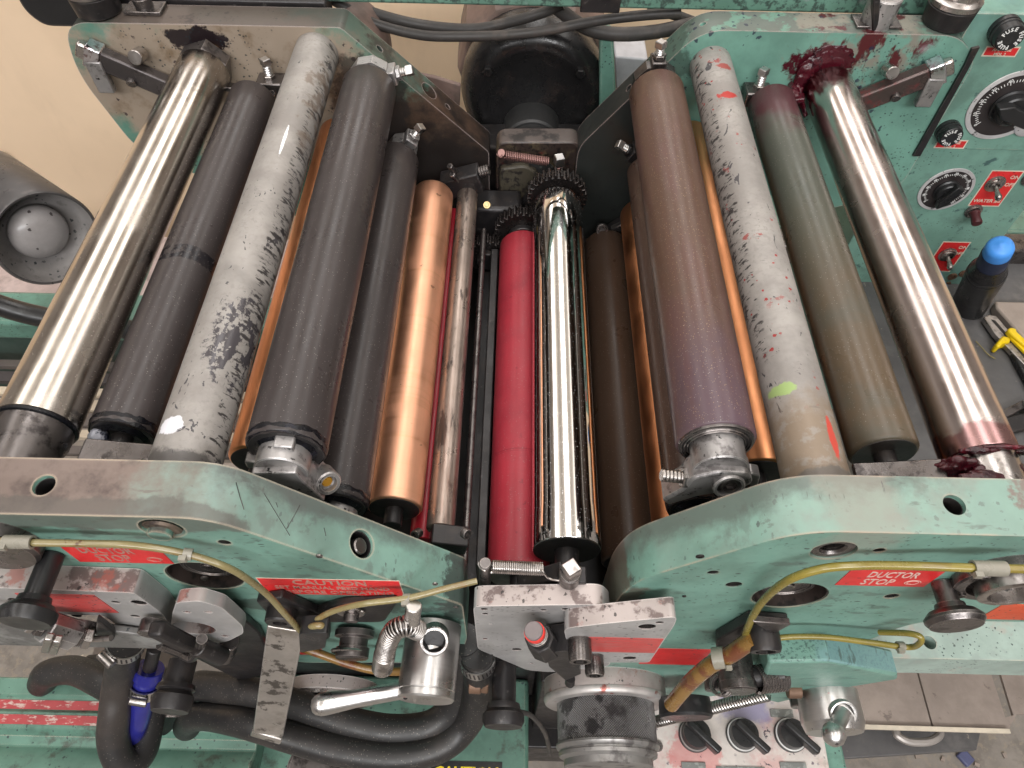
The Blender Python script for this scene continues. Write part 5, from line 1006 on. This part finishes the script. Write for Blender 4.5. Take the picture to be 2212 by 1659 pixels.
# flat strap
t = thing('flat_strap', 'flat spotted steel strap hanging from a bolt over the fat black hoses', 'strap', A(590, 1480, .07))
mStrap = M('spotted_flat_steel', (.5, .47, .44), .33, .8, [dict(sc=90, lo=.52, hi=.6, col=(.12, .11, .1)), dict(sc=30, lo=.5, hi=.7, col=(.33, .3, .27))], bump=(200, .1), edge=edgew(0, .3, .001, (.85, .82, .8)))
a0, a1, a2 = A(618, 1356, .121), G(579, 1585, -.262), G(571, 1615, -.27)
for nm, p, q_ in (('strip', a0, a1),): obj(nm, bar(p, q_, .0215, .0022, up=(0, -1, .3)), mStrap, t, .0008)
obj('turned_end', bar(a1+V(0, -.0005, .001), a2+V(-.001, .006, -.002), .0225, .0025, up=(0, -1, .6)), mStrap, t, .001)
obj('bolt', lathe(bmesh.new(), *out(612, 1310, .13, 1345), [(0, 0), (0, .0088), (.009, .0088), (.010, .008), (.010, .0042), (.006, .0042), (.006, 0)], 36), mBlack, t)
obj('diamond_plate', slab(xz([(553, 1300), (607, 1292), (712, 1338), (712, 1380), (668, 1388), (600, 1350)], .128), .128, .1335), mBlack, t, .001)
obj('tie_lug', slab(rounded(xz([(650, 1345), (712, 1343), (706, 1378), (652, 1388)], .118), .003), .112, .122), mBlackPl, t, .001)
# knurled thumb wheel with orange spring
t = thing('thumb_wheel', 'small dark grooved thumb wheel below the caution decal', 'wheel', A(765, 1370, .12))
c = A(767, 1362, .132)
obj('wheel', lathe(bmesh.new(), c, c+V(0, -1, -.12), [(0, 0), (0, .0125), (.004, .0125), (.005, .009), (.010, .009), (.0105, .0105), (.0165, .0105), (.0175, .0095), (.0175, 0)], 48), mDkSteel, t)
obj('rim', lathe(bmesh.new(), c+V(-.002, -.012, -.001), c+V(-.002, -1, -.12), [(0, .0112), (.0012, .0118), (.002, .011)], 48), mSteel, t)
c = A(758, 1322, .1335); t2 = thing('screw_plate', 'black oval plate with a broad slotless screw under the caution decal', 'plate', c)
obj('plate', slab(rounded(xz([(675, 1325), (735, 1306), (860, 1300), (830, 1345), (700, 1345)], .129), .006), .129, .1338), mBlack, t2, .001)
cc_ = A(758, 1318, .129); obj('screw', cyl(cc_, cc_+NY*.002, .0085), mSteel, t2); obj('screw', cyl(cc_+NY*.001+V(0, 0, -.003), cc_+NY*.006+V(0, 0, -.004), .0045), mDkSteel, t2)
# ---------------------------------------------------------------- latch cylinder
t = thing('latch_cylinder', 'bright silver latch cylinder with a rounded lever handle under the left frame', 'latch', A(920, 1450, .1))
X = A(924, 1520, .088).x; c0 = V(X+.001, .132, -.150); c1 = V(X-.0008, .088, -.1515)
obj('barrel', lathe(bmesh.new(), c0, c1, [(0, 0), (0, .0172), (.0385, .0172), (.039, .0168), (.0395, .0172), (.0430, .0172), (.0440, .0162), (.0440, 0)], 64), mBrightSt, t)
hb = G(893, 1487, -.150); he = G(681, 1524, -.145)
hd = (he-hb).normalized(); Lr = (he-hb).length
h_ = obj('lever_handle', lathe(bmesh.new(), hb, he, [(0, 0), (0, .0046), (.004, .0050), (Lr*.6, .0052), (Lr-.006, .0064), (Lr-.003, .0063), (Lr, .0052), (Lr+.0018, .0035), (Lr+.0026, 0)], 40), mBrightSt, t, ang=60)
obj('cross_hole', cyl(hb+hd*.004+V(0, -.0046, .002), hb+hd*.004+V(0, -.0056, .0025), .0013), mBlack, h_)
obj('flat_seat', cyl(hb-hd*.001, hb+hd*.0012, .0078, n=6), mBrightSt, t, ang=20)
sk = V(c0.x+.003, .117, -.1285); dk = V(.08, -.62, .78).normalized()
obj('socket_ring', lathe(bmesh.new(), sk, sk+dk, [(-.006, 0), (-.006, .0088), (.0015, .0088), (.0022, .0082), (.0022, .0068)], 40), mSteel, t)
obj('hexagon_recess', lathe(bmesh.new(), sk, sk+dk, [(.0021, .0072), (-.003, .0068), (-.003, 0)], 6), mBlack, t)
obj('dowel', cyl(A(887, 1362, .113), A(894, 1308, .121), .0045), mBrightSt, t)
pth = spline([A(905, 1362, .114), A(880, 1352, .114), A(852, 1362, .112), A(836, 1392, .108), A(830, 1418, .104)], 10)
obj('bent_spring', coil(0, 0, .0052, .0008, 30, path=pth), mSteel, t, ang=80)
obj('spring_core', sweep(pth, .0042, 12), mDkSteel, t); obj('spring_tail', cyl(A(831, 1412, .105), A(826, 1444, .1005), .0062), mSteel, t)
# rings low under the hoses
t = thing('graduated_ring', 'dull reddish grey round drum with a silver graduated ring behind the fat hoses', 'drum', A(720, 1460, .12))
c = A(722, 1478, .134); 
obj('drum', lathe(bmesh.new(), c, c+NY, [(0, 0), (0, .036), (.010, .036), (.0105, .035), (.0105, 0)], 60), mCollar, t)
obj('ring', lathe(bmesh.new(), c+NY*.0105, c+NY*2, [(0, .034), (.0005, .0345), (.003, .0345), (.0035, .030), (.0, .030)], 60), mSteel, t)
# ---------------------------------------------------------------- plastic tubes and ties
def ptube(label, px, r, mat=mTube2, grp='yellowed plastic tubes'): return single('plastic_tube', label, 'tube', tubez([A(x, y, Y) for x, y, Y in px], r, 12, 10), mat, group=grp)
ptube('yellowed tube draped across the top of the left ductor decal', [(-20, 1168, .125), (60, 1172, .125), (180, 1174, .126), (290, 1178, .126), (400, 1196, .125), (500, 1230, .122), (570, 1278, .122), (612, 1322, .119), (648, 1362, .1175)], .0018)
ptube('yellowed tube running from the black tie lug to the centre bracket', [(660, 1362, .1175), (676, 1345, .119), (715, 1322, .122), (780, 1305, .122), (880, 1292, .125), (960, 1272, .13), (1030, 1255, .135)], .0018)
ptube('yellowed tube looping inside the black tie lug', [(655, 1372, .1175), (670, 1355, .116), (695, 1352, .116), (700, 1366, .117), (682, 1378, .119)], .002)
ptube('amber sleeve bundle sagging behind the thumb wheel', [(625, 1390, .127), (690, 1412, .122), (760, 1436, .117), (830, 1450, .114), (920, 1448, .113)], .0028, mTubeDk)
ptube('yellowed tube arching over the right ductor decal', [(1600, 1400, .121), (1622, 1340, .124), (1650, 1296, .125), (1700, 1255, .123), (1770, 1230, .124), (1850, 1222, .124), (1960, 1222, .124), (2080, 1226, .122), (2240, 1230, .121)], .0021, mTube3)
ptube('yellowed tube running right over the green casting and hooking back', [(1650, 1384, .122), (1700, 1376, .124), (1780, 1376, .124), (1880, 1388, .122), (1960, 1398, .12), (1986, 1390, .119), (1988, 1376, .121), (1960, 1368, .124), (1900, 1366, .129)], .0018, mTube3)
ptube('thick amber tube slanting from the plastic tie to the knurled wheel', [(1628, 1378, .12), (1580, 1412, .116), (1530, 1440, .113), (1485, 1480, .109), (1450, 1522, .104)], .0052, mTubeDk)
ptube('thin grey wire hanging right of the centre stem knob', [(1118, 1536, .1), (1150, 1548, .1), (1178, 1585, .095), (1188, 1630, .09)], .0018, mCable)
mTie = M('pale_plastic_tie', (.3, .28, .23), .3)
def tie(label, c, d, r, w=.006):
    t = single('cable_tie', label, 'tie', merge(lathe(bmesh.new(), c, Vector(c)+Vector(d), [(0, r), (0, r+.001), (w, r+.001), (w, r)], 20), box(Vector(c)+V(.001, -r-.001, .001), (.0035, .0025, .003))), mTie, group='pale plastic ties on the tubes'); return t
tie('pale tie round the yellowed tube at the far left', A(10, 1170, .125), (1, 0, 0), .0022, .013)
tie('clear tie on the yellowed tube right of the left ductor decal', A(396, 1196, .125), (1, 0, -.3), .0019, .004)
tie('clear tie where the tube crosses the lower right corner of the caution decal', A(872, 1294, .125), (1, 0, .2), .0019, .004)
tie('chunky pale tie on the thick amber tube', A(1566, 1420, .115), (-1, 0, -.5), .0055, .007)
tie('white tie round the tube right of the right ductor decal', A(2100, 1227, .1218), (1, 0, 0), .0026, .015)
tie('clear tie at the hooked end of the tube over the pale beam', A(1938, 1396, .1205), (1, 0, -.1), .0019, .004)
# ---------------------------------------------------------------- big knurled wheel, lower middle
t = thing('knurled_wheel', 'big knurled steel adjusting wheel with a silver collar at the bottom middle', 'wheel', (.0765, .1, -.33))
Xk = A(1312, 1510, .118).x; cK = V(Xk, .134, -.3)
obj('collar', lathe(bmesh.new(), cK, cK+NY, [(0, 0), (0, .0478), (.012, .0478), (.0135, .0472), (.0165, .0462), (.0165, 0)], 96), mCollar, t)
obj('collar_face', lathe(bmesh.new(), cK+NY*.0125, cK+NY*2, [(0, .0481), (.002, .0485), (.0045, .0475), (.0052, .0465), (.0052, .038)], 96), M('dull_silver_rim', (.6, .57, .55), .45, .6, [dict(sc=60, lo=.58, hi=.66, col=(.35, .12, .1))]), t)
def knurl_mat():
    m = M('knurled_dark_steel', (.46, .45, .45), .33, .7, [dict(sc=70, lo=.5, hi=.6, at=((cK.x-.022, .105, cK.z+.03), (.018, .02, .03)), col=(.03, .028, .03), wob=.6, amt=.85), dict(sc=60, lo=.5, hi=.7, col=(.13, .12, .12))])
    nt = m.node_tree; L = nt.links; b = nt.nodes['Principled BSDF']; g = nt.nodes.new('ShaderNodeNewGeometry'); sp = nt.nodes.new('ShaderNodeSeparateXYZ'); L.new(g.outputs['Position'], sp.inputs[0])
    def mt(op, a, c=None):
        q = nt.nodes.new('ShaderNodeMath'); q.operation = op
        for i, v in enumerate((a, c)):
            if v is None: continue
            if isinstance(v, (int, float)): q.inputs[i].default_value = v
            else: L.new(v, q.inputs[i])
        return q.outputs[0]
    ang = mt('ARCTAN2', mt('SUBTRACT', sp.outputs['Z'], cK.z), mt('SUBTRACT', sp.outputs['X'], cK.x))
    u = mt('MULTIPLY', ang, 62.0); v = mt('MULTIPLY', sp.outputs['Y'], 2*math.pi/.0036)
    h = mt('MULTIPLY', mt('ABSOLUTE', mt('SINE', mt('ADD', u, v))), mt('ABSOLUTE', mt('SINE', mt('SUBTRACT', u, v))))
    bp = nt.nodes.new('ShaderNodeBump'); bp.inputs['Strength'].default_value = 1; bp.inputs['Distance'].default_value = .0012; L.new(h, bp.inputs['Height']); L.new(bp.outputs[0], b.inputs['Normal'])
    mx = nt.nodes.new('ShaderNodeMix'); mx.data_type = 'RGBA'; src = b.inputs['Base Color'].links[0].from_socket; L.new(mt('MULTIPLY', h, 2.4), mx.inputs[0]); mx.inputs[6].default_value = (.03, .03, .03, 1); L.new(src, mx.inputs[7]); L.new(mx.outputs[2], b.inputs['Base Color'])
    return m
obj('knurled_grip', lathe(bmesh.new(), (cK.x, .118, cK.z), (cK.x, -1, cK.z), [(0, .0379), (.030, .0379)], 120), knurl_mat(), t)
obj('end_rings', lathe(bmesh.new(), (cK.x, .0878, cK.z), (cK.x, -1, cK.z), [(0, .036), (0, .0392), (.0015, .0395), (.0035, .0385), (.0045, .0368), (.0055, .0368), (.006, .0374), (.0085, .037), (.0095, .035), (.0105, .0335), (.015, .0335), (.016, .032), (.016, 0)], 90), M('worn_grey_ring_steel', (.33, .32, .31), .42, .7, [dict(sc=60, lo=.5, hi=.62, col=(.12, .11, .11), amt=.8)]), t)
# centre spring to the right
single('long_tension_spring', 'long thin tension spring running from the knurled wheel to the dark plunger', 'spring', coil(A(1412, 1560, .112), A(1660, 1500, .116), .004, .0009, 46), mSteel)
t = thing('plunger', 'dark brown steel plunger with a small coil beside it under the amber tube', 'plunger', A(1595, 1450, .1))
Xp = A(1595, 1480, .1); c0 = V(Xp.x-.0, .134, Xp.z+.035)
pA, pB = out(1584, 1418, .130, 1492)
obj('barrel', lathe(bmesh.new(), pA, pB, [(0, 0), (0, .0122), ((pB-pA).length*.75, .0118), ((pB-pA).length*.77, .0125), ((pB-pA).length, .0122), ((pB-pA).length+.001, .011), ((pB-pA).length+.001, 0)], 44), mDkSteel, t)
obj('side_coil', coil(A(1632, 1468, .115), A(1690, 1462, .118), .0085, .0011, 10), mDkSteel, t); obj('black_core', cyl(A(1620, 1462, .117), A(1690, 1455, .119), .007), mBlack, t)
obj('small_pin', cyl(*out(1535, 1452, .125, 1492), .0055), mDkSteel, t); obj('ring', coil(A(1555, 1478, .112), A(1562, 1482, .112), .0065, .0012, 2), mDkSteel, t)
t = thing('screw_bracket', 'dark diamond bracket with a knurled cap screw above the green casting', 'bracket', A(1640, 1370, .12))
obj('diamond_plate', slab(xz([(1548, 1380), (1620, 1338), (1705, 1344), (1660, 1372), (1600, 1400), (1548, 1405)], .128), .127, .1336), mBlack, t, .001)
obj('wing', slab(xz([(1625, 1336), (1707, 1342), (1668, 1364)], .123), .121, .125), mDkSteel, t, .0006)
cap_screw(A(1646, 1355, .127), V(0, -1, -.1), .0095, .014, mBlack, t)
single('black_dial', 'black ribbed dial half hidden behind the thick amber tube', 'dial', lathe(bmesh.new(), A(1478, 1508, .118), A(1478, 1508, .118)+V(.0, -1, -.05), [(0, 0), (0, .019), (.012, .02), (.014, .0185), (.014, 0)], 60), mBlackPl)
# green casting with the silver stop
t = thing('stop_casting', 'green eight sided casting carrying a silver cylinder with a ball ended pin', 'casting', A(1800, 1450, .12))
poly = xz([(1634, 1508), (1660, 1432), (1792, 1430), (1940, 1460), (1940, 1468), (1842, 1484), (1760, 1500), (1680, 1519)], .1165)
zt_ = -.196
obj('body', slab(poly, .1165, .1338), mHexBlk, t, .002)
s0, s1 = out(1784, 1495, .117, 1583); Ls = (s1-s0).length
q = obj('silver_cylinder', lathe(bmesh.new(), s0, s1, [(0, 0), (0, .0212), (Ls*.78, .0212), (Ls*.8, .0209), (Ls, .0190), (Ls, 0)], 64), mBrightSt, t)
pb = s0.lerp(s1, .55)+V(0, -.002, .0205)
obj('pin_seat', lathe(bmesh.new(), pb+V(0, 0, -.003), pb+V(0, -.55, .8), [(0, .0095), (.0045, .0095), (.0048, .0085), (.003, .0075)], 36), mBrightSt, t)
pe = out(1803, 1560, s0.lerp(s1, .55).y-.004, 1583)[1]; pe = G(1803, 1581, pb.z+.004)
pq = obj('ball_pin', lathe(bmesh.new(), pb, pe, [(0, 0), (0, .0056), ((pe-pb).length-.004, .005), ((pe-pb).length-.003, .0064), ((pe-pb).length, .0076), ((pe-pb).length+.0045, .0074), ((pe-pb).length+.008, .005), ((pe-pb).length+.0095, .002), ((pe-pb).length+.0098, 0)], 40), mBrightSt, t, ang=60)
obj('side_stub', cyl(A(1700, 1492, .1155), A(1730, 1492, .1155), .0052), mRust, t); obj('lower_stub', cyl(*out(1724, 1490, .120, 1528), .0075), mDkSteel, t)
# ---------------------------------------------------------------- base of the press
t = thing('base_cover', 'green ribbed base cover with two scraped red stripes at the lower left', 'cover', (-.2, .1, -.5))
ZB = -.40
def gz(x, y): return G(x, y, ZB)
ya, yb = gz(200, 1465).y, gz(200, 1665).y
prof = []; 
for (py, dz) in ((1463, -.03), (1466, 0), (1505, 0), (1508, -.002), (1536, -.002), (1540, .001), (1575, .001), (1590, -.006), (1612, -.008), (1640, 0), (1690, .004), (1760, 0)):
    prof.append((gz(200, py).y, ZB+dz))
bm = bmesh.new(); xl, xr = gz(-80, 1560).x, gz(560, 1560).x; L_ = [bm.verts.new((xl, y, z)) for y, z in prof]; R_ = [bm.verts.new((xr, y, z)) for y, z in prof]
L2 = [bm.verts.new((xl, prof[-1][0], ZB-.1)), bm.verts.new((xl, prof[0][0], ZB-.1))]; R2 = [bm.verts.new((xr, prof[-1][0], ZB-.1)), bm.verts.new((xr, prof[0][0], ZB-.1))]
for i in range(len(prof)-1): bm.faces.new((L_[i], L_[i+1], R_[i+1], R_[i]))
bm.faces.new((L_[-1], L2[0], R2[0], R_[-1])); bm.faces.new((L2[0], L2[1], R2[1], R2[0])); bm.faces.new((L2[1], L_[0], R_[0], R2[1]))
bm.faces.new(L_+L2); bm.faces.new((R_+R2)[::-1])
obj('shell', bm, mBase, t, .002)
mStripe = M('scraped_red_stripe', (.4, .055, .06), .42, 0, [dict(sc=(90, 240, 60), lo=.53, hi=.62, col=(.5, .38, .34)), dict(sc=60, lo=.6, hi=.7, col=(.2, .3, .25))])
for a, b, x1_ in ((1512, 1532, 240), (1545, 1566, 235)):
    yy0, yy1 = gz(100, b).y, gz(100, a).y; obj('red_stripe', box(((gz(-60, 1540).x+gz(x1_, 1540).x)/2, (yy0+yy1)/2, ZB+(-.0018 if a < 1540 else .0012)), (gz(x1_, 1540).x-gz(-60, 1540).x, yy1-yy0, .0006)), mStripe, t)
t = thing('floor_sheet_left', 'pale sheet with dark gap seen under the grey guard bar at the far left', 'sheet', (-.35, .15, -.56))
t['label'] = 'pale sheet with a dark slanting gap under the grey guard bar at the far left'; t.name = 'pale_sheet'
obj('sheet', box((-.42, .2, -.56), (.12, .14, .004)), mSheet, t)
single('dark_underframe', 'black underside of the press between the base covers', 'underframe', merge(box((.03, .33, -.60), (.46, .42, .1)), box((-.12, .19, -.45), (.30, .05, .12)), box((.06, .165, -.46), (.06, .05, .25))), mBlack, .002)
# middle green cover with caution lettering
t = thing('middle_cover', 'green middle cover with a black and yellow caution decal cut by the bottom edge', 'cover', (0, .1, -.45))
ZM = -.43
x0m, x1m = G(500, 1560, ZM).x, G(1142, 1560, ZM).x; y1m = G(900, 1460, ZM).y; y0m = G(900, 1720, ZM).y
obj('top', box(((x0m+x1m)/2, (y0m+y1m)/2, ZM-.03), (x1m-x0m, y1m-y0m, .06)), mBase, t, .004)
ca = G(932, 1643, ZM); cb_ = G(1085, 1646, ZM)
cd_ = obj('caution_decal', box(((ca.x+cb_.x)/2, ca.y-.013, ZM+.0003), (cb_.x-ca.x, .026, .0006)), mBlackPl, t)
obj('lettering', text_bm('CAUTION', .0125, ((ca.x+cb_.x)/2, ca.y-.0135, ZM+.0007), (1, 0, 0), (0, 1, 0), bold=.0005, align='CENTER', wid=1.0, space=1.05), mYellowP, cd_)
single('low_ring', 'rusty ring edge low beneath the fat hoses at the bottom', 'ring', lathe(bmesh.new(), G(680, 1660, -.36), G(680, 1660, -.36)+V(0, 0, 1), [(0, 0), (0, .022), (.004, .022), (.004, .019), (.008, .019), (.008, 0)], 50), mDkSteel)
single('round_boss', 'dark grey round boss behind the knurled stem knob at the lower left', 'boss', lathe(bmesh.new(), A(368, 1530, .115), A(368, 1530, .115)+V(0, -1, -.2), [(0, 0), (0, .024), (.006, .024), (.006, 0)], 50), mDkSteel)
single('lower_wing', 'dark iron wing filling the notch right of the aluminium lobe plate', 'plate', slab(xz([(420, 1292), (500, 1312), (560, 1366), (600, 1450), (520, 1470), (380, 1400)], .129), .1285, .1335), mBlack, .001)
# control panel
t = thing('selector_console', 'white ink stained control panel with three black selector knobs at the bottom right', 'console', (.2, .08, -.4))
ZC = -.38
pts = [tuple(G(x, y, ZC)[:2]) for x, y in ((1380, 1490), (1762, 1490), (1800, 1700), (1380, 1700))]
obj('face', slabz(pts, ZC-.012, ZC), mCtrl, t, .0015)
pts = [tuple(G(x, y, ZC-.012)[:2]) for x, y in ((1370, 1480), (1792, 1480), (1850, 1740), (1370, 1740))]
obj('green_case', slabz(pts, ZC-.08, ZC-.0125), mGreenDk, t, .003)
for (x, y, w) in ((1593, 1514, 30), (1688, 1541, 26), (1498, 1655, 27), (1600, 1664, 54), (1713, 1655, 30)):
    a, b = G(x-w, y-9, ZC), G(x+w, y+9, ZC); obj('legend_plate', box(((a.x+b.x)/2, (a.y+b.y)/2, ZC+.0006), (b.x-a.x, a.y-b.y, .0012)), M('grey_legend', (.22, .23, .22), .4, .2, [dict(sc=200, lo=.5, hi=.6, col=(.33, .35, .33))]), t, .0003)
obj('corner_screw', cyl(G(1759, 1618, ZC), G(1759, 1618, ZC)+V(0, 0, .002), .0046), mDkSteel, t); obj('corner_screw', cyl(G(1420, 1612, ZC), G(1420, 1612, ZC)+V(0, 0, .002), .0046), mDkSteel, t)
def selector(px, white):
    c = G(*px, ZC); R = .0125
    k = obj('selector_knob', lathe(bmesh.new(), c, c+V(0, 0, 1), [(0, 0), (0, R*1.12), (.003, R*1.12), (.0035, R*.98), (.012, R*.92), (.0125, 0)], 44), mBlackPl, t)
    obj('index_ring', lathe(bmesh.new(), c+V(0, 0, .0034), c+V(0, 0, 1), [(0, R*.98), (0, R*1.07), (.0009, R*1.07), (.0009, R*.98)], 44), mWhite if white else M('dirty_index_ring', (.3, .27, .26), .5), k)
    d = V(.72, -.69, 0); q = c+V(0, 0, .015)
    obj('grip_bar', bar(q-d*R*.95, q+d*R*1.75, R*.5, .012), mBlackPl, k, .0016)
for i, px in enumerate(((1500, 1588), (1602, 1588), (1706, 1588))): selector(px, i > 0)
t = thing('rear_base', 'oily green base casting behind the knurled wheel between the covers', 'base', (.1, .2, -.6))
obj('casting', box((.2, .165, -.47), (.16, .03, .1)), mBase, t, .003)
